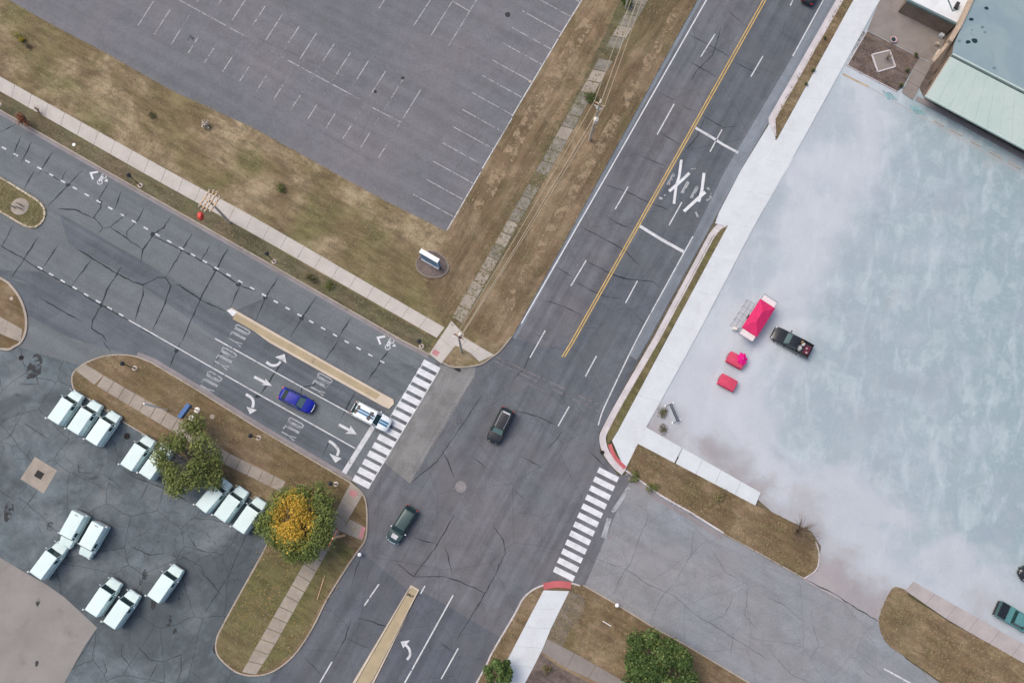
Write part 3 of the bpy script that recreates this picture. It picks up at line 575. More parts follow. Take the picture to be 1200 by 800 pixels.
# ================================================================== ROAD MARKINGS
zB, zA = ZB+.013, ZA+.013
def dashes(parent, lst, wd, z, mat, nm='lane_dash'):
    for a, b in lst: line(nm, [a, b], wd, z, mat, parent)
dashes(main, [((838, 40), (821, 67)), ((790, 122), (770, 158)), ((736, 219), (721, 245)), ((687, 305), (669, 335)), ((639, 387), (621, 419)), ((884, -42), (868, -14)),
              ((894, 66), (880, 90)), ((846, 152), (832, 178)), ((799, 237), (784, 264)), ((747, 329), (733, 355)), ((699, 417), (686, 441)), ((667, 476), (654, 499)), ((931, -4), (926, 7)),
              ((444, 684), (427, 709)), ((389, 775), (375, 799)), ((537, 759), (517, 795)), ((498, 686), (493, 695))], .16, zB, 'paint_white')
for off in (-1.6, 1.6):
    line('yellow_line', [(1064+off, -300), (896+off, 0), (785+off, 198), (671+off, 400), (660+off, 418)], .15, zB, 'paint_yellow', main)
line('edge_line', [(989, -300), (828, 0), (714, 200), (611, 379)], .17, .0235, 'paint_white_bright', main)
line('edge_line', [(1130, -300), (965, 0), (929, 66)], .17, zB, 'paint_white', main)
line('edge_line', cr([(812, 277), (778, 339), (745, 400), (716, 460), (706, 482), (701, 498)], 4), .16, zB+.001, 'paint_white', main)
line('lane_line', [(531, 697), (474, 800), (350, 1025)], .17, zB, 'paint_white', main)
line('stop_bar', [(815, 150), (834, 161), (848, 170), (865, 179)], .36, zB, 'paint_white', main)
line('stop_bar', [(750, 265), (774, 280)], .42, zB, 'paint_white', main); line('stop_bar', [(774, 280), (801, 295)], .42, zB, 'paint_white', main)
for a, b in (((581, 418), (706, 476)), ((578, 422), (704, 483)), ((600, 440), (690, 483))):
    line('seam_line', [a, b], .16 if a[0] < 590 else .1, zB-.001, 'paint_seam', main)
line('seam_line', [(556, 441), (516, 505), (481, 566)], .12, zB-.001, 'paint_seam', main)
# railroad crossing marks
k9 = T(760, 170, 8.89)
for pts, wd in (([(342, 155), (318, 330), (285, 440), (265, 612)], .36), ([(425, 292), (350, 365), (215, 482)], .4), ([(578, 292), (556, 470), (522, 592)], .4), ([(590, 490), (500, 570), (368, 692)], .42)):
    line('crossing_stroke', k9(pts), wd, zB+random.uniform(0, .0009), 'paint_white_bright', main)
for x0, y0 in ((228, 355), (375, 440), (470, 492)):
    for pts in ([(-35, 60), (30, -60)], [(30, -60), (42, -45), (15, 5), (-5, 5)], [(0, 5), (-15, 62)]):
        line('letter_stroke', k9([(x0+a, y0+b) for a, b in pts]), .2, zB+.001+random.uniform(0, .001), 'paint_faded', main)
for pts, wd in (([(610, 445), (635, 465)], .3), ([(600, 580), (640, 560), (650, 500)], .2), ([(490, 695), (515, 750)], .3), ([(110, 550), (145, 560)], .34), ([(440, 250), (490, 245)], .12), ([(160, 530), (180, 515)], .15), ([(640, 500), (675, 590)], .1)):
    line('crossing_stroke', k9(pts), wd, zB, 'paint_faded', main)
# west road
sl = lambda x: 175+(x-7)*.5643
x = -300.
for i in range(60):
    if x < 452: line('bike_lane_dash', [(x-2.5, sl(x-2.5)), (x+2.5, sl(x+2.5))], .2, zA, 'paint_white', west)
    x = -300+13.85*(i+1)
s2 = lambda x: 314+(x-47)*.578
for x in (47, 60, 73.5, 87.5, 101, 115, 128.5, 142): line('lane_dash', [(x-2.6, s2(x-2.6)), (x+2.6, s2(x+2.6))], .2, zA, 'paint_white', west)
line('lane_line', [(151, 375), (300, 460), (416, 525)], .15, zA, 'paint_white', west)
line('lane_line', [(252, 396.5), (355, 454), (436, 498)], .15, zA, 'paint_white', west)
line('stop_bar', [(437, 500), (403, 554)], .62, zB+.002, 'paint_white', west)
for i in range(15):
    t = i/14; cx, cy = 505+(424-505)*t, 429+(564.5-429)*t; wx, wy = 9.6, 5.0
    line('crosswalk_stripe', [(cx-wx, cy-wy), (cx+wx, cy+wy)], .78, zB+.002, 'paint_white_bright', west)
line('crosswalk_line', [(514, 435), (487, 480), (433, 569)], .12, zB+.001, 'paint_white', west)
line('crosswalk_line', [(497, 424), (455, 492)], .1, zB+.001, 'paint_white', west)
for i in range(12):
    t = i/11; cx, cy = 712.5+(661-712.5)*t, 556+(672-556)*t
    line('crosswalk_stripe', [(cx-11.6, cy-5.9), (cx+11.6, cy+5.9)], .72, zB+.002, 'paint_white_bright', main)
line('stop_bar', [(737, 571), (718, 600)], .5, zB+.001, 'paint_faded', east); line('stop_bar', [(714, 607), (707, 630)], .6, zB+.001, 'paint_faded', east)
line('lane_line', [(1036, 783), (1065, 799), (1120, 830)], .2, zA+.002, 'paint_white', east)
def arrow(parent, shaft, head, z, mat='paint_white', w=.34):
    m = MB(); ribbon(m, W(shaft), w/2, -w/2, None, z); m.prism(W(head), None, z+.001); m.build('turn_arrow', mat, parent)
za = T(220, 370, 4.445); zb = T(300, 400, 6.667)
arrow(west, cr(za([(410, 240), (435, 257), (465, 256), (484, 238)]), 4), za([(455, 214), (505, 199), (514, 246), (490, 232)]), zA)
arrow(west, za([(346, 317), (368, 328), (412, 352)]), za([(404, 326), (440, 365), (382, 358), (405, 350)]), zA)
arrow(west, cr(za([(303, 408), (330, 425), (342, 448), (338, 478)]), 4), za([(306, 472), (360, 490), (324, 512)]), zA)
arrow(west, zb([(648, 648), (735, 695)]), zb([(738, 655), (788, 724), (695, 718), (730, 700)]), zA)
arrow(west, cr(b1([(342, 465), (368, 485), (386, 510), (380, 535)]), 4), b1([(343, 524), (402, 548), (372, 568)]), zA)
arrow(main, cr(c1([(708, 690), (722, 668), (718, 640), (700, 618)]), 4), c1([(678, 605), (722, 598), (690, 636)]), zB, 'paint_white', .3)
def only(cx, cy, fade):
    c = G(cx, cy); r = -NX3; f = AX3; root = empty('lane_lettering', (0, 0, 0)); root.parent = west
    gl = {'O': [[(0, .15), (0, .85), (.2, 1), (.8, 1), (1, .85), (1, .15), (.8, 0), (.2, 0), (0, .15)]], 'N': [[(0, 0), (0, 1), (1, 0), (1, 1)]], 'L': [[(0, 1), (0, 0), (1, 0)]], 'Y': [[(0, 1), (.5, .5), (1, 1)], [(.5, .5), (.5, 0)]]}
    wd, hg, gp = .44, 2.0, .18; x0 = -(4*wd+3*gp)/2
    for i, ch in enumerate('ONLY'):
        m = MB()
        for st in gl[ch]:
            P = [c+r*(x0+i*(wd+gp)+a*wd)+f*((b-.5)*hg) for a, b in st]; ribbon(m, [(p.x, p.y) for p in P], .085, -.085, None, zA+.001)
        m.build('letter', fade, root)
for x, y, f in ((280, 393, 'paint_faded'), (264, 420, 'paint_faded'), (247, 448, 'paint_faded'), (376.5, 450, 'paint_faded'), (342.5, 502.5, 'paint_faded')): only(x, y, f)
def bike(px, py):
    c = G(px, py); root = empty('bike_lane_symbol'); root.parent = west; f = -AX3; r = NX3
    P = lambda a, b: (c.x+f.x*a+r.x*b, c.y+f.y*a+r.y*b)
    m = MB(); ribbon(m, [P(.75, .6), P(1.5, 0), P(.75, -.6)], .13, -.13, None, zA)
    m.build('chevron', 'paint_white_bright', root); m = MB()
    for s in (-1, 1):
        cc = [P(.25*0-.25+.42*math.cos(t)*.8, s*.48+.3*math.sin(t)) for t in [k*math.pi/5 for k in range(11)]]; ribbon(m, cc, .05, -.05, None, zA)
    ribbon(m, [P(-.25, .48), P(.05, .15), P(.0, -.2), P(-.25, -.48)], .05, -.05, None, zA+.001); ribbon(m, [P(.05, .15), P(-.4, .0), P(.0, -.2)], .05, -.05, None, zA+.002); ribbon(m, [P(-.7, .0), P(-1.0, .12), P(-.75, .3)], .09, -.09, None, zA+.001)
    m.build('bicycle', 'paint_white_bright', root)
bike(117.5, 209); bike(454.5, 402)

# ---- raised medians
def median(name, outline, capq, mat='concrete_median'):
    o = sheet(name, outline, .15, 'concrete_cap', z0=-.02)
    P = [Vector(p) for p in W(outline)]; c = sum(P, Vector((0, 0)))/len(P)
    return o
md = sheet('median', [(265.5, 364), (272, 361), (339, 399.5), (400, 434), (450, 462), (461, 468), (462, 473), (456, 479), (449, 476), (390, 443), (316, 401.5)], .15, 'concrete_cap', z0=-.02)
sheet('median_infill', [(276, 367), (339, 402.3), (400, 436.8), (446, 462.5), (441, 468), (390, 439.8), (318, 399.5), (273, 374)], .154, 'concrete_median', md)
sheet('median_end', [(266.5, 364.3), (271.5, 362), (278, 366), (273, 371)], .156, 'paint_white_bright', md)
md2 = sheet('median', [(481.5, 685), (491.5, 690.5), (439.5, 797), (300, 1040), (268, 1040), (413, 800)], .15, 'concrete_cap', z0=-.02)
sheet('median_infill', [(482, 687.5), (489.5, 691.5), (436, 797), (292, 1040), (276, 1040), (417.5, 800)], .154, 'concrete_median', md2)
for off in (0, 1):
    a = [(480.5, 689), (417, 800), (275, 1040)] if not off else [(490.5, 693), (436.6, 797), (293, 1040)]
    line('joint', a, .07, .157, 'pit_dark', md2)
line('joint', [(369, 420.5), (366, 425.5)], .05, .158, 'pit_dark', md)
for dx, dy in ((-2, -1), (1.5, 1)):
    c = G(481+dx, 697+dy); m = MB(); m.prism([(c.x+.3*math.cos(a), c.y+.16*math.sin(a)) for a in [k*math.pi/4 for k in range(8)]], None, .159); m.build('tar_spot', 'dark_smear', md2)

# ================================================================== SMALL SURFACE THINGS
def disc(name, px, py, r, z, mat, label, cat, group=None, ring=None):
    c = G(px, py); root = empty(name, (c.x, c.y, z), label=label, cat=cat, group=group)
    MB().lathe([(r, 0), (r, .008), (r*.97, .012)], 24).build('cover', mat, root)
    if ring:
        m = MB(); n = 28; vs = []; 
        for k in range(n):
            a = 2*math.pi*k/n; vs += [(r*1.02*math.cos(a), r*1.02*math.sin(a), .004), (r*ring*math.cos(a), r*ring*math.sin(a), .004)]
        m.add(vs, [(2*k, 2*k+1, (2*k+3) % (2*n), (2*k+2) % (2*n)) for k in range(n)]); m.build('collar', 'asphalt_disc', root)
    return root
disc('manhole_cover', 540, 570, .38, ZB+.004, 'concrete_gutter', 'round manhole cover with pale collar in the middle of the intersection', 'manhole', ring=1.9)
disc('manhole_cover', 25, 419, .32, ZY+.006, 'pit_dark', 'dark round manhole cover at the mouth of the drive, left edge', 'manhole')
disc('manhole_cover', 706, 530, .26, .03, 'pit_dark', 'small dark drain cover in the pale kerb beside the red tactile arc', 'manhole')
disc('manhole_cover', 715, 630.5, .28, ZA+.008, 'concrete_gutter', 'small grey utility cover beside the end of the eastern crosswalk', 'manhole')
disc('manhole_cover', 149, 511, .4, ZY+.006, 'pit_dark', 'dark round cover in the empty bay between the white vans', 'manhole')
disc('manhole_cover', 621, 96, .2, .135, 'cream_concrete', 'tiny pale cap in the grass by the north lot edge', 'manhole')
c = G(536, 432.5); rt = empty('storm_drain', (c.x, c.y, .02), AX.angle_signed(Vector((1, 0))), label='dark storm drain inlet in the kerb of the small corner island', cat='drain')
m = MB(); m.box((0, 0, 0), (.95, .42, .02)); m.build('pit', 'pit_dark', rt); m = MB()
for k in range(5): m.box((-.36+k*.18, 0, .02), (.05, .42, .02))
m.build('grate', 'dark_metal', rt)
pad = sheet('drain_pad', [(41, 535), (67, 551), (51, 578), (24, 561)], ZY+.012, 'concrete_old'); 
c = G(46, 556); rt = empty('storm_drain', (c.x, c.y, ZY+.014), RA, label='square dark drain grate in the concrete pad of the mail yard', cat='drain')
m = MB(); m.box((0, 0, 0), (1.0, .85, .01)); m.build('pit', 'pit_dark', rt); m = MB()
for k in range(6): m.box((-.4+k*.16, 0, .012), (.04, .85, .02))
m.build('grate', 'dark_metal', rt)

# ================================================================== VEHICLES
def wheel(parent, x, y, r=.33, w=.22):
    t = MB(); t.lathe([(r*.7, -w/2), (r, -w/2+.02), (r, w/2-.02), (r*.7, w/2)], 18, ax='y'); o = t.build('wheel', 'black_rubber', parent, True, (x, y, r))
    q = MB(); q.lathe([(r*.25, -w/2-.012), (r*.62, -w/2-.004), (r*.62, w/2+.004), (r*.25, w/2+.012)], 12, ax='y'); q.build('rim', 'steel', o)
    return o
def ring(x, hw, zb, zt, crown=.03, sh=.9):
    h = [(hw*.86, zb), (hw*.98, zb+.14), (hw, zb+(zt-zb)*.55), (hw*.97, zt-.07), (hw*sh, zt-.005), (hw*.45, zt+crown*.8), (0, zt+crown)]
    return [(x, y, z) for y, z in h]+[(x, -y, z) for y, z in h[:-1][::-1]]
def make_car(name, label, paint, L, Wd, H, kind='sedan', hood=.98, glass='glass_dark', rails=False, head_mat='lens_white', stripes=False, group=None, roofm=None, tw=.72):
    root = empty(name, label=label, cat='car' if kind != 'pickup' else 'pickup truck', group=group)
    h = Wd/2; l = L/2; deck = hood
    suv = kind == 'suv'
    # body stations (front is +x)
    st = [(-l, .80, .40, .62), (-l+.08, .90, .32, .78), (-l+.35, .97, .27, deck), (-l+.9, 1, .25, deck+.02), (0, 1, .24, deck+.02), (l-1.35, 1, .24, hood), (l-.7, .97, .25, hood-.06), (l-.25, .88, .28, hood-.16), (l-.05, .74, .34, hood-.28), (l, .6, .42, hood-.38)]
    b = MB(); b.loft([ring(x, h*k, zb, zt) for x, k, zb, zt in st]); bo = b.build('body', paint, root, True)
    # greenhouse
    xw, xf = l*.46, l*.46-.75 if not suv else l*.46-.62
    xr, xb = (-l+1.15, -l+.5) if kind == 'sedan' else (-l+.55, -l+.14)
    if kind == 'pickup': xw, xf, xr, xb = l*.44, l*.44-.6, l*.44-1.95, l*.44-2.15
    zt, zc = H, deck+.0
    gh = [(xw, h*.86), (xf, h*.70), (xr, h*.70), (xb, h*.84)]
    body = MB()
    def gring(x, wv, z): return (x, wv, z)
    base = [(xw, h*.80), (xw-.1, h*.9), (xb+.1, h*.9), (xb, h*.82)]; top = [(xf, h*(tw-.06)), (xf-.06, h*tw), (xr+.06, h*tw), (xr, h*(tw-.06))]
    lo = [(x, y, zc) for x, y in base]+[(x, -y, zc) for x, y in base[::-1]]; hi = [(x, y, zt-.05) for x, y in top]+[(x, -y, zt-.05) for x, y in top[::-1]]
    body.loft([lo, hi]); body.build('window_band', 'glass_dark', root)
    rf = MB(); r0 = [(x, y, zt-.06) for x, y in top]+[(x, -y, zt-.06) for x, y in top[::-1]]; r1 = [(x*.998, y*.96, zt-.015) for x, y in top]+[(x*.998, -y*.96, zt-.015) for x, y in top[::-1]]
    cxm = (xf+xr)/2; r2 = [(cxm+(x-cxm)*.85, y*.75, zt+.01) for x, y in top]+[(cxm+(x-cxm)*.85, -y*.75, zt+.01) for x, y in top[::-1]]
    rf.loft([r0, r1, r2]); ro = rf.build('roof', roofm or paint, root, True)
    for s in (1, -1):
        for a, c in (((xw, h*.80), (xf, h*.66)), ((xb, h*.82), (xr, h*.66))): MB().tube([(a[0], s*a[1], zc-.02), (c[0], s*c[1], zt-.04)], .045, 6).build('pillar', paint, root)
        xm = (xw+xb)/2-.1; MB().tube([(xm, s*h*.905, zc-.02), (xm-.05, s*h*.725, zt-.05)], .04, 6).build('pillar', paint, root)
    g = MB(); g.slab4([(xw-.02, -h*.74, zc+.03), (xw-.02, h*.74, zc+.03), (xf+.03, h*.6, zt-.07), (xf+.03, -h*.6, zt-.07)], .02); g.build('windshield', glass, root)
    g = MB(); g.slab4([(xb+.02, h*.74, zc+.03), (xb+.02, -h*.74, zc+.03), (xr-.03, -h*.6, zt-.07), (xr-.03, h*.6, zt-.07)], .02); g.build('rear_window', 'glass_dark', root)
    for s in (1, -1):
        m = MB(); m.box((xw-.32, s*(h+.09), zc+.08), (.14, .2, .13), 0, top=.8); m.build('side_mirror', paint if head_mat != 'bright' else 'lens_white', root, True)
        m = MB(); m.loft([[(l-.34, s*h*.78, hood-.30), (l-.34, s*h*.5, hood-.26), (l-.34, s*h*.5, hood-.16), (l-.34, s*h*.80, hood-.2)][::s], [(l-.08, s*h*.66, hood-.36), (l-.03, s*h*.42, hood-.36), (l-.06, s*h*.42, hood-.24), (l-.12, s*h*.68, hood-.25)][::s]]); m.build('headlight', 'lens_white', root)
        m = MB(); m.box((-l+.1, s*h*.74, deck-.16), (.14, .32, .16)); m.build('taillight', 'lens_red', root)
        for xx in (l-.85, -l+.85): wheel(root, xx, s*(h-.11), .33 if not suv else .37)
    m = MB(); m.box((l-.02, 0, .42), (.08, h*1.1, .16)); m.build('grille', 'dark_metal', root)
    if rails:
        for s in (1, -1): MB().tube([(xf-.15, s*h*.56, zt+.03), (xf-.2, s*h*.56, zt+.07), (xr+.3, s*h*.56, zt+.07), (xr+.2, s*h*.56, zt+.03)], .03, 6).build('roof_rail', 'chrome', root)
    if stripes:
        for s in (1, -1):
            m = MB(); m.slab4([(l-1.25, s*.17-.13, hood+.034), (l-1.25, s*.17+.13, hood+.034), (xw+.02, s*.17+.13, hood+.045), (xw+.02, s*.17-.13, hood+.045)][::-1], .006)
            m.slab4([(l-.7, s*.17-.13, hood-.026), (l-.7, s*.17+.13, hood-.026), (l-1.25, s*.17+.13, hood+.034), (l-1.25, s*.17-.13, hood+.034)][::-1], .006)
            m.slab4([(l-.25, s*.17-.13, hood-.126), (l-.25, s*.17+.13, hood-.126), (l-.7, s*.17+.13, hood-.026), (l-.7, s*.17-.13, hood-.026)][::-1], .006)
            m.slab4([(xf-.1, s*.17-.13, zt+.012), (xf-.1, s*.17+.13, zt+.012), (xr+.1, s*.17+.13, zt+.012), (xr+.1, s*.17-.13, zt+.012)], .008)
            m.build('stripe', 'stripe_blue', root)
    return root, dict(xw=xw, xf=xf, xr=xr, xb=xb, l=l, h=h, zt=zt, zc=zc)
def put(root, tail, head, zc=.8):
    a, b = G(*tail, zc), G(*head, zc); c = (a+b)/2
    root.location = (c.x, c.y, .022); root.rotation_euler = (0, 0, math.atan2(b.y-a.y, b.x-a.x)); return root
r, i = make_car('sport_utility_car', 'black car with silver roof rails driving through the intersection', 'car_black', 4.75, 1.95, 1.68, 'suv', 1.02, 'glass_sky', True); put(r, (595.5, 480.5), (577.5, 517), .8)
m = MB(); m.slab4([(i['xr']+.02, -.5, i['zt']+.0), (i['xr']+.22, -.5, i['zt']+.02), (i['xr']+.22, .5, i['zt']+.02), (i['xr']+.02, .5, i['zt']+.0)], .03); m.build('roof_spoiler', 'steel', r)
r, i = make_car('estate_car', 'dark green car with pale bonnet shine below the western crosswalk', 'car_green', 4.9, 1.88, 1.52, 'suv', .95, 'glass_dark', False, 'bright'); put(r, (483, 596), (459.5, 633), .75)
m = MB(); m.slab4([(i['l']-1.05, -.42, .955), (i['l']-.5, -.38, .89), (i['l']-.5, .38, .89), (i['l']-1.05, .42, .955)], .012); m.build('bonnet_glint', 'steel', r)  # pale slab stands in for sunlight shining on the bonnet, not a car part
m = MB(); m.tube([(i['l']-.28, -.88, .62), (i['l']-.02, -.5, .60), (i['l']+.03, 0, .60), (i['l']-.02, .5, .60), (i['l']-.28, .88, .62)], .07, 8); m.build('front_bumper', 'chrome', r)
r, i = make_car('sedan', 'bright blue saloon car waiting in the middle lane of the west road', 'car_blue', 4.75, 1.86, 1.45, 'sedan', .92, 'glass_sky'); put(r, (328.5, 459.5), (367, 478.5), .7)
m = MB(); m.tube([(i['l']-.3, -.82, .66), (i['l']-.04, -.45, .62), (i['l']+.01, 0, .62), (i['l']-.04, .45, .62), (i['l']-.3, .82, .66)], .055, 8); m.build('front_bumper', 'steel', r)
r, i = make_car('sports_car', 'white car with twin blue stripes stopped over the western crosswalk', 'car_white', 5.35, 2.02, 1.42, 'suv', 1.02, 'glass_dark', stripes=True, tw=.86); put(r, (413, 476.5), (457, 499.5), .7)
for xx, wd in ((i['xr']+.25, .34), (i['xf']-.62, .42)):
    for s in (1, -1):
        m = MB(); m.box((xx+.06*s, s*.30, i['zt']+.03), (wd+.06, .56, .05), .3*s, top=.8); m.build('roof_vent', 'car_black', r)
r, i = make_car('sedan', 'dark saloon car driving away at the top edge of the main road', 'car_black', 4.7, 1.85, 1.46, 'sedan', .95); put(r, (943, 8), (963, -31), .7)

def make_pickup(name, label, paint, covered=None):
    L, Wd, H, hood = 5.35, 2.05, 1.78, 1.05; l, h = L/2, Wd/2
    root = empty(name, label=label, cat='pickup truck')
    b = MB(); st = [(-.35, 1, .32, hood+.02), (.8, 1, .3, hood+.02), (l-.95, .98, .3, hood-.02), (l-.3, .92, .32, hood-.1), (l-.05, .84, .36, hood-.2), (l, .76, .42, hood-.32)]
    b.loft([ring(x, h*k, zb, zt) for x, k, zb, zt in st]); b.build('body', paint, root, True)
    xw, xf, xr, xb = .95, .38, -.32, -.42; xr, xb = -.75, -.85
    lo = [(xw, h*.84, hood), (xb, h*.88, hood), (xb, -h*.88, hood), (xw, -h*.84, hood)]; hi = [(xf, h*.7, H-.05), (xr, h*.72, H-.05), (xr, -h*.72, H-.05), (xf, -h*.7, H-.05)]
    MB().loft([lo, hi]).build('window_band', 'glass_dark', root)
    MB().box((-.6, 0, .68), (.6, h*1.96, .74)).build('cab_rear', paint, root)
    rf = MB(); rf.loft([[(x, y, H-.055) for x, y, z in hi], [(x, y*.95, H) for x, y, z in hi], [(-.18+(x+.18)*.8, y*.7, H+.02) for x, y, z in hi]]); rf.build('roof', paint, root, True)
    g = MB(); g.slab4([(xw+.01, -h*.76, hood+.03), (xw+.01, h*.76, hood+.03), (xf+.04, h*.62, H-.08), (xf+.04, -h*.62, H-.08)], .02); g.build('windshield', 'glass_sky', root)
    MB().box((-1.8, 0, .62), (1.85, h*1.9, .1)).build('bed_floor', 'dark_metal', root)
    for s in (1, -1):
        MB().box((-1.8, s*(h-.06), .85), (1.86, .12, .5)).build('bed_side', paint, root)
        m = MB(); m.box((.7, s*(h+.12), 1.15), (.15, .24, .18)); m.build('side_mirror', paint, root)
        m = MB(); m.box((l-.12, s*h*.68, .78), (.16, .36, .18)); m.build('headlight', 'lens_white', root)
        m = MB(); m.box((-l-.005, s*h*.84, .85), (.07, .16, .3)); m.build('taillight', 'lens_red', root)
        for xx in (l-.95, -l+1.05): wheel(root, xx, s*(h-.14), .39, .25)
    MB().box((-l+.03, 0, .85), (.08, h*1.62, .48)).build('tailgate', paint, root)
    MB().box((-l-.08, 0, .48), (.14, h*1.8, .14)).build('rear_bumper', 'dark_metal', root)
    MB().box((l-.02, 0, .5), (.12, h*1.5, .2)).build('front_bumper', 'dark_metal', root)
    if covered: MB().box((-1.8, 0, 1.12), (1.9, h*1.98, .05)).build('bed_cover', covered, root)
    return root
pk = put(make_pickup('pickup_truck', 'black pickup truck with loaded open bed parked on the pale dusty lot', 'car_black'), (948, 411.5), (908, 389.5), .9)
def on_truck(x, y, z): return pk.matrix_basis @ Vector((x, y, z))
Mp = Matrix.Translation(pk.location) @ Matrix.Rotation(pk.rotation_euler.z, 4, 'Z')
def load(name, label, cat, x, y, d, mat, rz=0., blob=False, group=None):
    m = MB(); p = Mp @ Vector((x, y, .67))
    if blob:
        rings = []
        for zf, k in ((0, .85), (.3, 1), (.7, .9), (1, .45)):
            rings.append([(d[0]/2*k*math.cos(a)*random.uniform(.8, 1.1), d[1]/2*k*math.sin(a)*random.uniform(.8, 1.1), d[2]*zf) for a in [q*math.pi/5 for q in range(10)]])
        m.loft(rings)
    else: m.box((0, 0, d[2]/2), d, top=.94)
    o = m.build(name, mat, None, blob, p); o.rotation_euler = (0, 0, pk.rotation_euler.z+rz); tag(o, label, cat, group); return o
load('sack', 'crumpled white sack behind the cab in the black pickup bed', 'sack', -1.2, .25, (.75, .8, .5), 'bag_white', .3, True)
load('sack', 'small white sack at the far side of the black pickup bed', 'sack', -1.45, -.45, (.6, .55, .45), 'bag_white', .8, True)
load('cardboard_box', 'tan cardboard box against the cab in the black pickup bed', 'box', -1.12, -.58, (.36, .36, .5), 'cardboard', .2)
load('crate', 'maroon crate in the rear of the black pickup bed', 'crate', -2.2, 0, (.75, 1.2, .3), 'maroon', .05)
for q, (x, y) in enumerate(((-2.25, .4), (-2.05, -.1))):
    o = load('bundle', ['pink bundle on the maroon crate near the pickup bed side', 'pink bundle on the middle of the maroon crate in the pickup bed'][q], 'bundle', x, y, (.32, .32, .22), 'pinkish', 0, True); o.location.z += .3
tp = put(make_pickup('pickup_truck', 'teal pickup truck with black box at its tail, lower right edge', 'car_teal', 'car_teal'), (1171, 713), (1215, 738), .9)
MB().box((-2.2, 0, 1.12), (1.05, 2.0, .5), top=.94).build('tail_box', 'car_black', tp)
r, i = make_car('sedan', 'dark car only just showing at the right edge of the dusty lot', 'car_black', 4.7, 1.85, 1.46, 'sedan', .95); put(r, (1234, 655), (1195, 676), .7)

# ---- mail delivery vans
def make_van():
    root = empty('delivery_van'); L, Wd, H = 4.35, 1.9, 2.1; l, h = L/2, Wd/2
    b = MB()
    def rr(x, w0, w1, zb, zt, c=.06): return [(x, w0, zb), (x, w0+.01, zb+.3), (x, w1, zt-c*1.4), (x, w1-c, zt-.01), (x, 0, zt+.02), (x, -w1+c, zt-.01), (x, -w1, zt-c*1.4), (x, -w0-.01, zb+.3), (x, -w0, zb)]
    b.loft([rr(-l, h*.96, h*.90, .42, H-.06), (rr(-l+.06, h, h*.93, .38, H)), rr(.55, h, h*.93, .34, H), rr(.72, h, h*.93, .34, H-.01)]); b.build('body', 'van_white', root, True)
    b = MB(); b.loft([rr(.72, h*.99, h*.96, .34, 1.22), rr(1.15, h*.98, h*.92, .34, 1.2), rr(l-.35, h*.92, h*.84, .36, 1.05), rr(l-.05, h*.84, h*.74, .4, .88), rr(l, h*.78, h*.68, .44, .74)]); b.build('hood', 'van_white', root, True)
    w_ = MB(); w_.loft([[(1.22, -h*.88, 1.17), (1.22, h*.88, 1.17), (.7, h*.88, 1.17), (.7, -h*.88, 1.17)], [(.82, -h*.84, H-.1), (.82, h*.84, H-.1), (.7, h*.84, H-.1), (.7, -h*.84, H-.1)]]); w_.build('windshield', 'glass_dark', root)
    pl = MB()
    for s in (1, -1): pl.tube([(1.2, s*h*.9, 1.16), (.8, s*h*.87, H-.08)], .045, 6)
    pl.box((.78, 0, H-.05), (.2, h*1.8, .09)); pl.build('windshield_frame', 'van_white', root)
    for s in (1, -1):
        m = MB(); m.slab4([(.05, s*(h*.975), 1.3), (.6, s*(h*.975), 1.3), (.55, s*(h*.948), 1.92), (.05, s*(h*.948), 1.92)][::s], .012 if s < 0 else -.012); m.slab4([(.05, s*(h*.975+.006), 1.3), (.6, s*(h*.975+.006), 1.3), (.55, s*(h*.948+.006), 1.92), (.05, s*(h*.948+.006), 1.92)][::-s], .008); m.build('side_window', 'glass_dark', root)
        m = MB(); m.box((-.75, s*(h+.006), .95), (1.15, .02, .07)); m.build('door_rail', 'steel', root)
        m = MB(); m.slab4([(-l+.12, s*(h+.008), .9), (l-1.4, s*(h+.008), .9), (l-1.4, s*(h+.008), 1.0), (-l+.12, s*(h+.008), 1.0)][::-s], .004); m.build('stripe', 'stripe_blue', root)
        for xx in (l-.7, -l+.85): wheel(root, xx, s*(h-.13), .33, .2)
        m = MB(); m.box((l-.02, s*h*.58, .68), (.06, .22, .2)); m.build('headlight', 'lens_white', root)
        m = MB(); m.box((-l-.01, s*h*.85, .8), (.05, .1, .3)); m.build('taillight', 'lens_red', root)
    for x, y, z, s in ((.95, h+.2, 1.55, 1), (.95, -h-.2, 1.55, -1), (l-.12, h*.95, 1.2, 1)):
        m = MB(); m.tube([(x-.15, y-s*.24, z-.15), (x, y, z)], .018, 5); m.box((x, y, z), (.06, .2, .26)); m.build('mirror', 'van_side', root)
    m = MB(); m.tube([(-l, h*.8, H-.05), (-l-.1, h+.12, H-.1)], .02, 5); m.box((-l-.12, h+.1, H-.1), (.18, .16, .06)); m.build('rear_mirror', 'van_side', root)
    m = MB(); m.box((-l-.06, 0, .45), (.14, h*1.9, .14)); m.build('rear_bumper', 'dark_metal', root)
    m = MB(); m.box((l+.03, 0, .5), (.12, h*1.6, .16)); m.build('front_bumper', 'dark_metal', root)
    m = MB(); m.box((-l-.005, 0, 1.2), (.04, h*1.6, 1.4)); m.build('roller_door', 'van_side', root)
    m = MB(); m.box((-l+.3, -.05, H+.02), (.07, .5, .03)); m.build('marker_light', 'dark_metal', root)
    return root
VAN = make_van(); G_V = 'white boxy mail delivery vans in the yard'
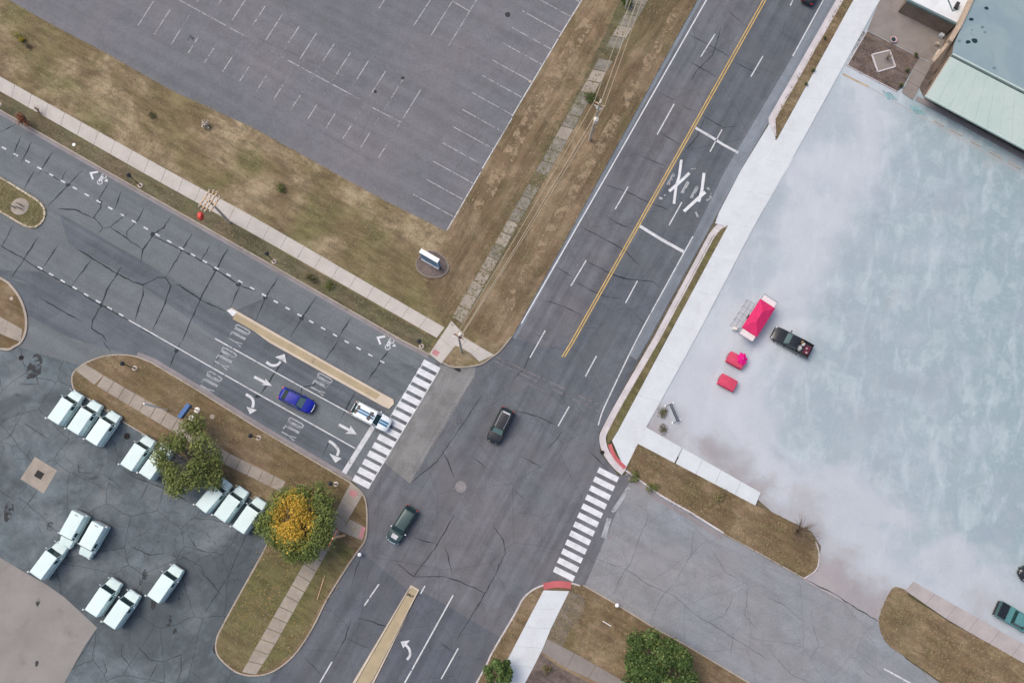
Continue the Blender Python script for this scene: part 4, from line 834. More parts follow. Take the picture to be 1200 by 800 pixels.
VS = [((66, 494), (90, 460), 'white mail van leftmost of the trio beside the verge end and driveway'),
 ((89, 505.5), (112, 472), 'white mail van in the middle of the trio beside the verge end'),
 ((110.5, 518), (134, 484.5), 'white mail van rightmost of the trio, next to the empty parking bay'),
 ((151.5, 547), (174, 514), 'white mail van just right of the empty bay with the dark cover'),
 ((173, 557), (196, 524), 'white mail van half hidden under the left side of the green tree'),
 ((239, 594.5), (264, 565), 'white mail van with its nose under the lower right of the green tree'),
 ((260, 606.5), (284, 573.5), 'white mail van in the middle of the trio between the two trees'),
 ((282, 619.5), (305, 587), 'white mail van beside the left edge of the yellow topped tree'),
 ((95, 601.5), (74, 639), 'white mail van facing away from the verge, nose against another van'),
 ((118, 614.5), (97, 651), 'white mail van facing the concrete apron, right of its twin'),
 ((45.5, 673.5), (72, 638), 'white mail van at the concrete apron edge, nose touching another van'),
 ((110, 717), (135, 680.5), 'white mail van left of the pair parked by the apron tip'),
 ((131, 731.5), (157, 694.5), 'white mail van right of the pair parked by the apron tip'),
 ((182, 701.5), (208, 664.5), 'white mail van standing alone in the open yard')]
KEEP = []
for q, (a, b, lab) in enumerate(VS):
    o = VAN if q == 0 else copy_tree(VAN)
    tag(o, lab, 'mail van', G_V); put(o, a, b, 1.25); o.location.z = .008; KEEP.append((q, o))
for q, o in KEEP:
    if q not in (8, 9):
        for ch in list(o.children):
            if ch.name.startswith('marker_light'): bpy.data.objects.remove(ch)

# ================================================================== POLES, LAMPS, SIGNS
def lamp(px, py, lab):
    c = G(px, py); root = empty('lamp_post', (c.x, c.y, .12), random.uniform(0, 3), label=lab, cat='lamp post', group='short dark lamp posts along the roads')
    MB().lathe([(.34, 0), (.34, .08), (.3, .1)], 20).build('footing', 'cream_concrete', root, True)
    MB().tube([(0, 0, .1), (0, 0, .5), (0, 0, 3.3)], [.11, .06, .05], 10).build('post', 'dark_metal', root)
    MB().lathe([(.05, 0), (.2, .1), (.26, .45), (.24, .5), (.3, .52), (.12, .68), (.03, .82)], 14).build('lantern', 'dark_metal', root, True, (0, 0, 3.3))
for q in ((165, 218, 'lamp post with pale footing on the verge left of the crossarm pole'), (321.5, 307, 'lamp post on the north verge beside the small dark shrub'), (158.5, 431.5, 'lamp post on the grass near the start of the south verge path'),
          (303.5, 513, 'lamp post on the brown verge right of the blue sign'), (394, 567, 'lamp post beside the corner ramp near the western crosswalk'), (494, 406, 'lamp post on the north verge close to the corner ramp'), (0, 123.5, 'lamp post at the left edge of the north verge')):
    lamp(*q)
def span(p, q, sag, n=14):
    p, q = Vector(p), Vector(q); return [p.lerp(q, t)-Vector((0, 0, sag*4*t*(1-t))) for t in [k/n for k in range(n+1)]]
def pole(name, px, py, h, lab, mat='wood_pole', r=.17, lean=(0, 0)):
    c = G(px, py); root = empty(name, (c.x, c.y, .1), label=lab, cat='utility pole')
    MB().tube([(0, 0, 0), (lean[0]*.5, lean[1]*.5, h*.5), (lean[0], lean[1], h)], [r*1.25, r, r*.75], 10).build('pole', mat, root, True); return root
def arm(root, z, half, rz, mat='crossarm', n=4, off=(0, 0), wd=.13):
    d = Vector((math.cos(rz), math.sin(rz), 0)); o = MB().box((off[0], off[1], z), (half*2, wd, .14), rz).build('crossarm', mat, root)
    for k in range(n):
        t = -half*.9+k*half*1.8/(n-1); MB().lathe([(.03, 0), (.07, .03), (.07, .16), (.04, .2)], 8, (off[0]+d.x*t, off[1]+d.y*t, z+.07)).build('insulator', 'insulator', o)
aB = RB
P1 = pole('utility_pole', 691, 164, 11.2, 'wooden utility pole with transformer on the verge beside the main road')
arm(P1, 10.6, .8, RA, n=3); arm(P1, 9.7, .6, RA, 'insulator', n=2)
MB().tube([(0, 0, 10.6), (.15, .5, 11.0)], .05, 6).build('brace', 'white_metal', P1)
MB().lathe([(.22, 0), (.32, .05), (.34, .9), (.26, 1.0), (.08, 1.06)], 14).build('transformer', 'insulator', P1, True, (.0, -.42, 6.4))
m = MB(); m.box((0, -.22, 6.9), (.1, .3, .5)); m.build('bracket', 'dark_metal', P1)
m = MB(); m.box((.2, .25, 8.6), (.32, .2, .3), RA); m.box((-.1, .3, 9.0), (.3, .18, .3), RA); m.build('fuse_box', 'white_metal', P1)
P2 = pole('utility_pole', 541, 412, 11, 'tall utility pole with rusty top standing on the small corner island', 'wood_pole', .13)
arm(P2, 10.5, .7, RA, 'rust', n=3); m = MB(); m.box((.1, .1, 9.9), (.4, .35, .5), RA); m.build('junction_box', 'rust', P2)
MB().lathe([(.12, 0), (.2, .1), (.2, .4), (.05, .5)], 10).build('camera_dome', 'insulator', P2, True, (.15, .1, 10.9))
MB().tube([(0, 0, 7.5), (-.5, .35, 8.0), (-.9, .5, 8.1)], .05, 6).build('bracket', 'white_metal', P2)
P0 = pole('utility_pole', 790, -115, 11.2, 'wooden utility pole beyond the top edge carrying the roadside wires'); arm(P0, 10.6, .8, RA, n=3)
Ps = pole('utility_pole', 733, 10, 6.0, 'short leaning wooden stub pole in the overgrown verge at the top edge', 'wood_pole', .14, (.2, .6))
def wire(pts, lab, r=.03, mat='cable'):
    tag(MB().tube(pts, r, 5).build('power_line', mat), lab, 'wire')
T1, T2, T0 = P1.location, P2.location, P0.location
dA = Vector((AX.x, AX.y, 0))
for k, (off, zz, lab) in enumerate(((-.7, 10.85, 'left hand overhead wire'), (.68, 10.85, 'right hand overhead wire'), (.05, 9.2, 'lower thick overhead cable'))):
    wire(span(T0+dA*off+Vector((0, 0, zz)), T1+dA*off+Vector((0, 0, zz)), .9), lab+' running from the transformer pole to the top edge', .045 if k < 2 else .065)
    wire(span(T1+dA*off+Vector((0, 0, zz)), T2+dA*off*.4+Vector((0, 0, zz-.2 if k < 2 else 9.4)), 1.0), lab+' running from the transformer pole to the corner pole', .045 if k < 2 else .065)
P3 = pole('utility_pole', 269.5, 261, 8.6, 'wooden utility pole with four pale crossarms and red box over the north sidewalk', 'wood_pole', .16)
nn = RB
for dx, z, hf in ((-.75, 8.2, 1.3), (-.25, 8.2, 1.5), (.25, 8.3, 1.5), (.75, 8.1, 1.2)):
    o = MB().box((dA.x*dx, dA.y*dx, z), (hf*2, .15, .16), nn).build('crossarm', 'crossarm', P3)
    for t in (-hf*.9, -hf*.45, hf*.45, hf*.9):
        MB().lathe([(.05, 0), (.09, .04), (.09, .2), (.05, .26)], 8, (dA.x*dx+NX3.x*t, dA.y*dx+NX3.y*t, z+.07)).build('insulator', 'insulator', o)
m = MB(); m.tube([(dA.x*-1.0, dA.y*-1.0, 8.15), (dA.x*1.1, dA.y*1.1, 8.15)], .07, 6); m.build('brace', 'crossarm', P3)
q0 = -NX3*2.15; m = MB(); m.loft([[(q0.x+.38*k*math.cos(a)+.0, q0.y+.55*k*math.sin(a), z) for a in [j*math.pi/5 for j in range(10)]] for z, k in ((7.7, .6), (7.85, 1), (8.3, .95), (8.5, .5))]); m.build('red_housing', 'red_plastic', P3, True)
P4 = pole('signal_pole', 404, 627, 8.2, 'pale wooden pole with slim rusty crossarm beside the corner ramp', 'wood_orange', .14)
o = MB().box((0, 0, 8.0), (2.3, .09, .1), math.radians(62)).build('crossarm', 'rust', P4); P4['category'] = 'pole'
WP = pole('flag_pole', 197, 480.5, 7.4, 'slim white pole leaning image left over the south verge path', 'white_metal', .07); WP['label'] = 'slim white pole on the south verge beside the blue sign'; WP['category'] = 'pole'
MB().tube([(0, 0, 4.2), (0, 0, 7.6)], [.13, .11], 10).build('sleeve', 'white_metal', WP)
c = G(225.5, 486); ang = math.atan2(G(223, 489).y-G(231, 480).y, G(223, 489).x-G(231, 480).x)
root = empty('road_sign', (0, 0, 0), label='blue sign panel on two posts with pale round footings above the green tree', cat='sign')
p1, p2 = G(231.5, 480.5), G(224.5, 490)
for p in (p1, p2):
    MB().lathe([(.38, 0), (.38, .1), (.33, .13)], 18, (p.x, p.y, .12)).build('footing', 'insulator', root, True)
    MB().tube([(p.x, p.y, .12), (p.x, p.y, 3.35)], .06, 8).build('post', 'dark_metal', root)
dd = (p2-p1).normalized(); pm = (p1+p2)/2; nv = Vector((-dd.y, dd.x, 0))
if nv.x < 0: nv = -nv
m = MB(); a, b = pm-dd*.98-nv*.1, pm+dd*.98-nv*.1
m.box(((a.x+b.x)/2, (a.y+b.y)/2, 3.0), ((b-a).length, .12, 1.3), math.atan2(dd.y, dd.x)); m.build('sign_panel', 'sign_blue', root)
m = MB(); m.box(((a.x+b.x)/2, (a.y+b.y)/2, 3.68), ((b-a).length, .5, .08), math.atan2(dd.y, dd.x)); m.build('sign_hood', 'sign_blue', root)
disc('manhole_cover', 249, 488, .3, .125, 'cream_concrete', 'small pale utility cap in the brown verge right of the blue sign', 'manhole')
disc('manhole_cover', 87, 170, .22, .13, 'white_board', 'small white cap in the dark north verge near the red shrub', 'manhole')
disc('manhole_cover', 14, 350, .22, .125, 'cream_concrete', 'small pale cap in the left edge grass beside the drive', 'manhole')

# monument sign in its oval planter
oval = cr([(503, 293), (513, 295.5), (522, 303), (526.5, 313), (523, 321), (514, 326), (503, 325.6), (494, 322), (488, 315), (487.5, 307), (493, 299), (503, 293)], 3)[:-1]
c = G(506, 311); root = empty('monument_sign', (0, 0, 0), label='white topped blue monument sign in an oval stone planter on the north grass', cat='sign')
ov = [Vector(p) for p in W(oval)]; cc = sum(ov, Vector((0, 0)))/len(ov); m = MB()
m.prism([tuple(cc+(p-cc)*.93) for p in ov], .1, .20); m.build('planter_bed', 'mulch', root)
ovs = ov+[ov[0]]; n = len(ovs)-1
for k in range(0, n, 1):
    a, b = ovs[k], ovs[k+1]; ai, bi = cc+(a-cc)*.91, cc+(b-cc)*.91; g = .06
    MB().prism([tuple(a.lerp(b, g)), tuple(b.lerp(a, g)), tuple(bi.lerp(ai, g)), tuple(ai.lerp(bi, g))], .08, .26+random.uniform(-.012, .012)).build('edging_stone', 'plinth_stone', root)
s0, s1 = G(494, 305), G(514, 316.5); ax = (s1-s0).normalized(); aa = math.atan2(ax.y, ax.x); sm = (s0+s1)/2; nb = Vector((-ax.y, ax.x, 0)); ln = (s1-s0).length
cx, cy = sm.x+nb.x*.3, sm.y+nb.y*.3
MB().box((cx, cy, .35), (ln*.99, .62, .32), aa).build('plinth', 'white_board', root)
MB().box((cx, cy, 2.0), (ln*1.02, .48, 3.0), aa).build('sign_body', 'monument_blue', root)
MB().box((cx, cy, 3.56), (ln*1.05, .6, .12), aa).build('cap', 'white_board', root)
MB().box((cx-nb.x*.26, cy-nb.y*.26, .62), (ln*1.03, .04, .16), aa).build('sign_band', 'white_board', root)
MB().box((cx-nb.x*.265+ax.x*ln*.515, cy-nb.y*.265+ax.y*ln*.515, 2.0), (.06, .1, 3.0), aa).build('sign_border', 'white_board', root)
for k in range(6):     # raised bars where the panel carries text too small to read
    MB().box((cx-nb.x*.27+ax.x*random.uniform(-.2, .2), cy-nb.y*.27+ax.y*random.uniform(-.2, .2), 3.1-k*.3), (ln*random.uniform(.45, .7), .02, .07), aa).build('panel_rib', 'gutter_teal', root)

# round lamp base on the island
c = G(24, 242.5); root = empty('light_base', (c.x, c.y, .12), RA, label='round concrete pad with dark triple spike fitting on the left traffic island', cat='light fitting')
MB().lathe([(1.18, 0), (1.18, .06), (1.12, .08)], 28).build('pad', 'concrete_old', root, True)
for x_, y_, t in ((.35, .25, .5), (.55, -.2, .2), (-.35, -.45, .1)):
    MB().tube([(x_, y_, .08), (x_, y_, .5)], .05, 6).build('spike', 'dark_metal', root); MB().tube([(x_, y_, .5), (x_-.75, y_-.05, .62)], [.09, .04], 6).build('spotlight', 'dark_metal', root)

# kerbside small posts and caps
for q, (x, y, lab) in enumerate(((722, 708, 'short white post cap on the kerb of the east road'), (422.5, 649, 'small white marker post on the road edge below the corner ramp'))):
    c = G(x, y); rt = empty('marker_post', (c.x, c.y, .1), label=lab, cat='post'); MB().tube([(0, 0, 0), (0, 0, .7)], .1, 10).build('post', 'white_metal', rt); MB().lathe([(.2, 0), (.26, .06), (.2, .16), (.05, .2)], 12, (0, 0, .7)).build('cap', 'white_board', rt, True)
a, b = G(706, 727), G(716, 733); tag(MB().tube([(a.x, a.y, .2), (b.x, b.y, .17)], .06, 6).build('pipe', 'white_metal'), 'short white pipe lying on the brown grass by the south corner', 'pipe')
a, b = G(372, 702), G(381, 674); tag(MB().tube([(a.x, a.y, .16), (b.x, b.y, .17)], .05, 6).build('stake', 'wood_orange'), 'thin pale wooden stake lying in the lower left grass', 'stake')
a, b = G(189, 519), G(205, 523); tag(MB().tube([(a.x, a.y, .3), (b.x, b.y, 1.4)], .06, 6).build('sapling_stake', 'cream_concrete'), 'pale leaning stake at the left edge of the green tree', 'stake')

# black barricade with white feet
a, b = G(783.5, 474.5), G(792, 494); root = empty('barricade', (0, 0, 0), label='black folding barricade with white feet in the corner of the dusty lot', cat='barricade')
dv = (b-a).normalized(); nv = Vector((-dv.y, dv.x, 0)); cen = (a+b)/2
for s in (0, .18): MB().tube([a+nv*s+Vector((0, 0, .95)), b+nv*s+Vector((0, 0, .95))], .06, 6).build('rail', 'dark_metal', root)
MB().box((cen.x, cen.y, .7), ((b-a).length, .05, .22), math.atan2(dv.y, dv.x)).build('board', 'gutter_teal', root)
for e in (a, b):
    for s in (-.45, .6):
        f = e+nv*s; MB().tube([e+Vector((0, 0, .95)), f+Vector((0, 0, .1))], .04, 6).build('leg', 'dark_metal', root); MB().lathe([(.14, 0), (.15, .06), (.08, .12)], 10, (f.x, f.y, .06)).build('foot', 'white_board', root)

# ---- market stall with crimson canopy
a, b = G(879.5, 388, 2.4), G(900, 356, 2.4); c = (a+b)/2; ang = math.atan2(b.y-a.y, b.x-a.x)
root = empty('market_stall', (c.x, c.y, .062), ang, label='stall under a crimson hipped canopy with pale tables at both ends', cat='stall')
lx, ly = (b-a).length/2+.1, 1.12
m = MB(); E = [(-lx, -ly, 2.15), (lx, -ly, 2.15), (lx, ly, 2.15), (-lx, ly, 2.15)]; R1, R2 = (-.75, .1, 2.75), (.75, .1, 2.75)
m.add(E+[R1, R2]+[(x*1.01, y*1.01, 1.85) for x, y, z in E], [(0, 1, 5, 4), (1, 2, 5), (2, 3, 4, 5), (3, 0, 4), (6, 7, 1, 0), (7, 8, 2, 1), (8, 9, 3, 2), (9, 6, 0, 3)])
m.build('canopy', 'canopy_pink', root)
for x, y, z in E: MB().tube([(x*.96, y*.95, 0), (x*.96, y*.95, 2.15)], .03, 6).build('leg', 'steel', root)
for s in (-1, 1):
    o = MB().box((s*(lx+.38), .0, 1.95), (.82, 1.9, .05)).build('table_top', 'cloth_white', root)
    fr = MB(); 
    for y in (-1.02, 1.02): fr.tube([(s*lx*.96, y, 1.93), (s*(lx+.95), y, 1.93)], .03, 5)
    fr.tube([(s*(lx+.95), -1.02, 1.93), (s*(lx+.95), 1.02, 1.93)], .03, 5); fr.build('table_frame', 'wire', root)
fr = MB()
for y in (ly+.05, ly+.62, ly+1.2): fr.tube([(-lx*1.0, y, 1.0), (lx*.72, y, 1.0)], .028, 5)
for k in range(5): x = -lx+k*lx*.43; fr.tube([(x, ly+.05, 1.0), (x, ly+1.2, 1.0)], .022, 5); fr.tube([(x, ly+1.2, 0), (x, ly+1.2, 1.0)], .025, 5)
fr.build('wire_rack', 'wire', root)
MB().box((0, 0, .75), (lx*1.7, 1.7, .06)).build('counter', 'cloth_white', root)
MB().box((-lx-.1, ly+.5, .5), (.5, .5, .7), .3).build('bin', 'bag_white', root)
for s in (-1, 1): wheel(root, 0, s*ly*.9, .3, .18)
# ---- two covered carts
def cart(px, py, lab, mat, extra=False):
    c = G(px, py, .9); root = empty('covered_cart', (c.x, c.y, .062), RA, label=lab, cat='cart')
    m = MB(); rings = []
    for z, k in ((.35, 1.04), (.8, 1.0), (.98, .98), (1.02, .9)):
        rings.append([(x*k, y*k, z) for x, y in ((-1.1, -.73), (-.5, -.76), (.5, -.76), (1.1, -.73), (1.13, 0), (1.1, .73), (.5, .76), (-.5, .76), (-1.1, .73), (-1.13, 0))])
    m.loft(rings); m.build('cloth_cover', mat, root, True)
    for x in (-.8, .8):
        for y in (-.5, .5): MB().tube([(x, y, 0), (x, y, .6)], .03, 6).build('leg', 'steel', root)
    MB().tube([(-1.0, -.35, .7), (-1.3, -.35, .75), (-1.3, .35, .75), (-1.0, .35, .7)], .03, 6).build('handle', 'maroon', root)
    if not extra: MB().box((.05, .02, 1.035), (.3, .3, .03), .6, top=.3).build('cover_peak', mat, root)
    return root
cart(863, 422, 'crimson covered cart with a magenta parasol over one end', 'cloth_red', True); cart(853, 448, 'plain crimson covered cart, southernmost beside the stall', 'cloth_red')
c = G(870.5, 420, 1.4); root = empty('parasol', (c.x, c.y, 1.08), label='bright magenta folded parasol lying over the end of the crimson cart', cat='parasol')
m = MB()
for k in range(7):
    a0, a1 = 2*math.pi*k/7, 2*math.pi*(k+1)/7; am = (a0+a1)/2
    MB().add([(0, 0, .42), (.72*math.cos(a0), .9*math.sin(a0), .1), (.58*math.cos(am), .72*math.sin(am), .02), (.72*math.cos(a1), .9*math.sin(a1), .1)], [(0, 1, 2), (0, 2, 3)]).build('canopy_panel', 'cloth_magenta', root)
MB().tube([(0, 0, 0), (0, 0, .46)], .03, 6).build('shaft', 'white_metal', root)

# ================================================================== BUILDINGS AND GARDEN (upper right)
sheet('patio', [(1031, 0), (1016, 36), (1077, 67), (1092, 74), (1130, 40), (1200, -100), (1085, -100)], .10, 'concrete_patio', z0=0)
sheet('garden_bed', [(1016, 37), (992, 77), (1000, 82), (1050, 108), (1057, 103), (1077, 68)], .115, 'mulch', z0=0)
sheet('garden_bed', [(1092, 74), (1077, 103), (1083, 117), (1130, 142), (1200, 181), (1400, 292), (1400, 150), (1110, 60)], .10, 'mulch', z0=0)
kerb('garden_edging', [(1016, 36), (992, 77), (1000, 82), (1050, 108)], mat='concrete_kerb_pale', wd=.1, zt=.17, side=-1)
kerb('garden_kerb', [(1072, 118), (1130, 149), (1200, 188), (1400, 300)], mat='concrete_gutter', wd=.7, zt=.13, side=-1)
walk('garden_path', [(1077, 68), (1056, 109)], [(1092, 75), (1069, 118)], 3, 'concrete_patio', z=.145, gap=.02)
c = G(1035, 72); rt = empty('raised_border', (0, 0, 0), label='white square edging frame in the brown garden bed', cat='edging')
q = [Vector(G2(p)) for p in ((1021, 65), (1042, 60), (1048.5, 79), (1028, 85))]
for k in range(4): m = MB(); ribbon(m, [tuple(q[k]), tuple(q[(k+1) % 4])], .1, -.1, .1, .24); m.build('edging_board', 'concrete_kerb_pale', rt)
m = MB(); m.prism([tuple(p) for p in q], None, .16); m.build('soil', 'concrete_patio', rt)
c = G(1046, 48); rt = empty('flower_pot', (c.x, c.y, .11), label='low pale pink bowl with dark water on the patio edge', cat='pot')
MB().lathe([(.3, 0), (.46, .26), (.5, .3), (.38, .3), (.32, .2)], 18).build('bowl', 'pinkish', rt, True); MB().lathe([(.32, .2), (.15, .23)], 12).build('water', 'glass_dark', rt)
STOPS = [((1112, 152), (1127, 160)), ((1136, 165.5), (1149, 172.5)), ((1159, 178), (1174, 186.5)), ((1181, 190), (1196, 198.5)), ((1093, 141.5), (1106, 149))]
for q, (a, b) in enumerate(sorted(STOPS)):
    A, B = G(*a), G(*b); cc_ = (A+B)/2; o = MB().box((0, 0, .06), ((B-A).length, .17, .12), top=.85).build('wheel_stop', 'cream_concrete', None, False, (cc_.x, cc_.y, .06)); o.rotation_euler = (0, 0, math.atan2(B.y-A.y, B.x-A.x))
    tag(o, '%s cream wheel stop in the row below the green roof' % ['first, leftmost', 'second', 'third, middle', 'fourth', 'fifth, rightmost'][q], 'wheel stop', 'cream wheel stops below the green roof')
def roofpoly(pts, z): return [G2(p, z) for p in pts]
# white roofed building
HW = 3.3; root = empty('white_roof_building', (0, 0, 0), label='low building with white flat roof at the top right edge', cat='building')
rp = roofpoly([(1065, -1), (1122, 27), (1139, -2), (1200, -110), (1125, -110)], HW)
MB().prism([tuple(Vector(p)) for p in rp], .0, HW-.2).build('wall', 'concrete_brown_wall', root)
MB().prism(rp, HW-.2, HW).build('roof', 'roof_membrane_white', root)
m = MB(); ribbon(m, roofpoly([(1064, -1.5), (1122, 27)], HW), .0, -.22, HW-.45, HW-.12); m.build('gutter', 'gutter_teal', root)
c = G(1120, 8, HW); MB().box((c.x, c.y, HW+.25), (.9, .45, .5), RB).build('roof_vent', 'dark_metal', root)
m = MB(); ribbon(m, roofpoly([(1110, -2), (1116, 13), (1123, 11)], HW), .08, -.08, HW, HW+.08); m.build('roof_pipe', 'gutter_teal', root)
# blue roofed building with green sloping front
HB = 5.2; root = empty('blue_roof_building', (0, 0, 0), label='large building with blue flat roof and green sloping front roof', cat='building')
fl = roofpoly([(1143, -6), (1118, 52), (1116, 64), (1200, 107), (1420, 225), (1420, -110), (1200, -110)], HB)
MB().prism(fl, 0, HB-.1).build('wall', 'concrete_brown_wall', root); MB().prism(fl, HB-.1, HB).build('roof', 'roof_blue', root)
m = MB(); ribbon(m, roofpoly([(1115.5, 64.5), (1200, 108), (1420, 226)], HB), .22, -.0, HB-.3, HB+.16); m.build('parapet', 'roof_green', root)
m = MB(); ribbon(m, roofpoly([(1141, -6), (1124, 31), (1113, 49)], HB), .25, -.3, HB-.6, HB+.25); m.build('parapet', 'tan_trim', root)
m = MB(); ribbon(m, roofpoly([(1113, 49), (1093, 73)], HB-.6), .12, -.25, HB-1.3, HB-.4); m.build('facade_fin', 'tan_trim', root)
m = MB(); ribbon(m, roofpoly([(1105, 60), (1099, 70)], HB-.8), -.3, -.62, HB-1.4, HB-.8); m.build('facade_panel', 'cream_concrete', root)
u = [Vector((*p, HB-.05)) for p in roofpoly([(1113, 66), (1200, 111), (1420, 229)], HB-.05)]; d = [Vector((*p, 2.7)) for p in roofpoly([(1084, 112), (1200, 174), (1420, 291)], 2.7)]
NP = 16
def at3(P, t):
    s = t*2; i = min(1, int(s)); return P[i].lerp(P[i+1], s-i)
tq = [k/NP for k in range(NP+1)]
for k in range(NP):
    a, b = tq[k], tq[k+1]-.0005; q4 = [at3(d, a), at3(d, b), at3(u, b), at3(u, a)]
    MB().slab4(q4, .05).build('roof_panel', 'roof_green', root)
m = MB(); ribbon(m, [(p.x, p.y) for p in d], .06, -.14, 2.5, 2.78); m.build('gutter', 'roof_green', root)
m = MB(); m.add([u[0], d[0], Vector((d[0].x, d[0].y, 2.5)), Vector((u[0].x, u[0].y, 2.5))], [(0, 1, 2, 3)])
m.slab4([u[0]+Vector((0, 0, .06)), d[0]+Vector((0, 0, .06)), Vector((d[0].x, d[0].y, 2.5)), Vector((u[0].x, u[0].y, 2.5))], .1); m.build('gable_panel', 'tan_trim', root)
bw = roofpoly([(1098, 88), (1113, 64), (1420, 228), (1405, 262)], 2.6)
MB().prism(bw, 0, 2.6).build('wall', 'concrete_brown_wall', root)
for x, y, z in ((1107, 114, 3.3), (1154.5, 138, 3.3)):
    c = G(x, y, z-.45); MB().lathe([(.24, 0), (.28, .1), (.22, .3), (.05, .36)], 12, (c.x, c.y, z-.5)).build('roof_lamp', 'white_board', root, True)
for x, y, r_ in ((1156, 10, .3), (1138, 23, .3), (1151, 32, .22), (1134.5, 49.5, .34), (1142, 48, .4), (1139, 35.5, .12), (1165, 80, .25), (1124, 48, .2), (1154, 38, .18)):
    c = G(x, y, HB); m = MB(); n = 9; m.prism([(c.x+r_*random.uniform(.7, 1.3)*math.cos(2*math.pi*k/n), c.y+r_*.8*random.uniform(.7, 1.3)*math.sin(2*math.pi*k/n)) for k in range(n)], HB+.001, HB+random.uniform(.02, .04)); m.build('puddle', 'gutter_teal' if r_ < .3 else 'glass_dark', root)
for q, (x, y, z, d3, mt, lab) in enumerate(((1103, 42, .35, (.6, .5, .5), 'concrete_new', 'pale utility box by the wall nearest the white roof corner'), (1098, 52, .3, (.45, .4, .4), 'cream_concrete', 'small cream utility box by the tan wall'), (1106, 36, .3, (.4, .7, .3), 'concrete_kerb_pale', 'narrow pale utility box between the two buildings'))):
    c = G(x, y, z); m = MB(); m.box((0, 0, .1), d3, top=.9); o = m.build('utility_box', mt, None, False, (c.x, c.y, z)); o.rotation_euler = (0, 0, RA); tag(o, lab, 'utility box')

# ================================================================== TREES, SHRUBS
def leaf_cloud(name, parent, blobs, n, size, mats, pick, flat=.6):
    """blobs: (x, y, z, rx, ry, rz); leaves lie mostly near each clump's shell"""
    B = np.array(blobs); wts = (B[:, 3]*B[:, 4]*B[:, 5])**.67; wts /= wts.sum()
    idx = rng.choice(len(B), n, p=wts); dr = rng.normal(size=(n, 3)); dr /= np.linalg.norm(dr, axis=1)[:, None]
    rad = rng.uniform(0, 1, n)**.35*(1+rng.normal(0, .10, n)); P = B[idx, :3]+dr*B[idx, 3:]*rad[:, None]
    nrm = dr*.7+rng.normal(0, .55, (n, 3))+np.array([0, 0, flat]); nrm /= np.linalg.norm(nrm, axis=1)[:, None]
    t = np.cross(nrm, rng.normal(size=(n, 3))); t /= np.linalg.norm(t, axis=1)[:, None]; b = np.cross(nrm, t)
    s = size*rng.uniform(.6, 1.35, n)[:, None]; w = s*.55
    V = np.stack([P-t*s, P-b*w+nrm*s*.15, P+t*s, P+b*w+nrm*s*.15], 1).reshape(-1, 3)
    me = bpy.data.meshes.new(name); me.vertices.add(4*n); me.vertices.foreach_set('co', V.ravel())
    me.loops.add(4*n); me.loops.foreach_set('vertex_index', np.arange(4*n)); me.polygons.add(n); me.polygons.foreach_set('loop_start', np.arange(n)*4)
    me.polygons.foreach_set('material_index', pick(P, idx, n).astype(np.int32))
    for k in mats: me.materials.append(MATS[k])
    me.update(calc_edges=True); me.validate()
    o = bpy.data.objects.new(name, me); COL.objects.link(o)
    if parent: o.parent = parent
    return o
def branches(mb, base, tips, r0, trunk_h, seg=6):
    top = Vector((base[0], base[1], trunk_h)); mb.tube([(base[0], base[1], 0), (base[0]+.05, base[1], trunk_h*.5), top], [r0*1.3, r0, r0*.8], 10)
    for tp in tips:
        tp = Vector(tp); mid = top.lerp(tp, .45)+Vector((random.uniform(-.2, .2), random.uniform(-.2, .2), .35))
        mb.tube([top-Vector((0, 0, random.uniform(0, .5))), mid, tp], [r0*.5, r0*.28, r0*.07], seg, cap=False)
        for _ in range(3):
            e = mid.lerp(tp, random.uniform(.1, .7)); q = e+Vector((random.gauss(0, .6), random.gauss(0, .6), random.uniform(.1, .7))); mb.tube([e, q], [r0*.14, r0*.03], 4, cap=False)
def tree(px, py, zc, R, H, lab, n, size, mats, pick_f, trunk_r=.2, nb=26, gap_c=None, bark='bark', squash=(1, 1), seed=1, name='tree', ragged=.15):
    c = G(px, py, zc); rg = random.Random(seed); root = empty(name, (c.x, c.y, .1), label=lab, cat='tree')
    blobs = []
    for k in range(nb):
        a = rg.uniform(0, 2*math.pi); rr_ = R*math.sqrt(rg.uniform(0.02, 1))*.80
        if k < nb*.45: a = 2*math.pi*k/(nb*.45)+rg.uniform(-.25, .25); rr_ = R*rg.uniform(.66, .86)
        rr_ *= 1+ragged*(.3*math.sin(3*a+seed)+.2*math.sin(5*a+2*seed)); x, y = rr_*math.cos(a)*squash[0], rr_*math.sin(a)*squash[1]
        if gap_c and (x-gap_c[0])**2+(y-gap_c[1])**2 < gap_c[2]**2: continue
        z = zc+(H*.42)*(1-(rr_/R)**2)*rg.uniform(.3, 1.1)-.6*(rr_/R)
        s = R*rg.uniform(.20, .33); blobs.append((x, y, z, s, s, s*.75))
    tr = MB(); branches(tr, (0, 0), [(b[0]*.95, b[1]*.95, b[2]+.1) for b in blobs], trunk_r, zc*.45); tr.build('trunk', bark, root, True)
    leaf_cloud('crown', root, blobs, n, size, mats, pick_f)
    return root, blobs
def pk_mix(*w):
    w = np.array(w)/sum(w); return lambda P, idx, n: rng.choice(len(w), n, p=w)
def clumpy(w_hi, w_lo, split=.5, salt=0):
    def f(P, idx, n):
        a = np.array(w_hi)/sum(w_hi); b = np.array(w_lo)/sum(w_lo); r = rng.uniform(size=n); sel = ((idx*37+salt) % 10)/10 < split
        return np.where(sel, np.searchsorted(np.cumsum(a), r), np.searchsorted(np.cumsum(b), r)).clip(0, len(a)-1)
    return f
tree(222, 537, 3.6, 4.3, 3.6, 'green tree with bare grey branches in its middle, over the mail vans', 11000, .14, ['leaf_green', 'leaf_light', 'leaf_dark', 'leaf_olive'],
     clumpy((3, 4, 1, 2), (3, 1, 3, 3), .5), .17, 44, (-.55, .1, 1.7), 'bark_grey', seed=3, ragged=.5)
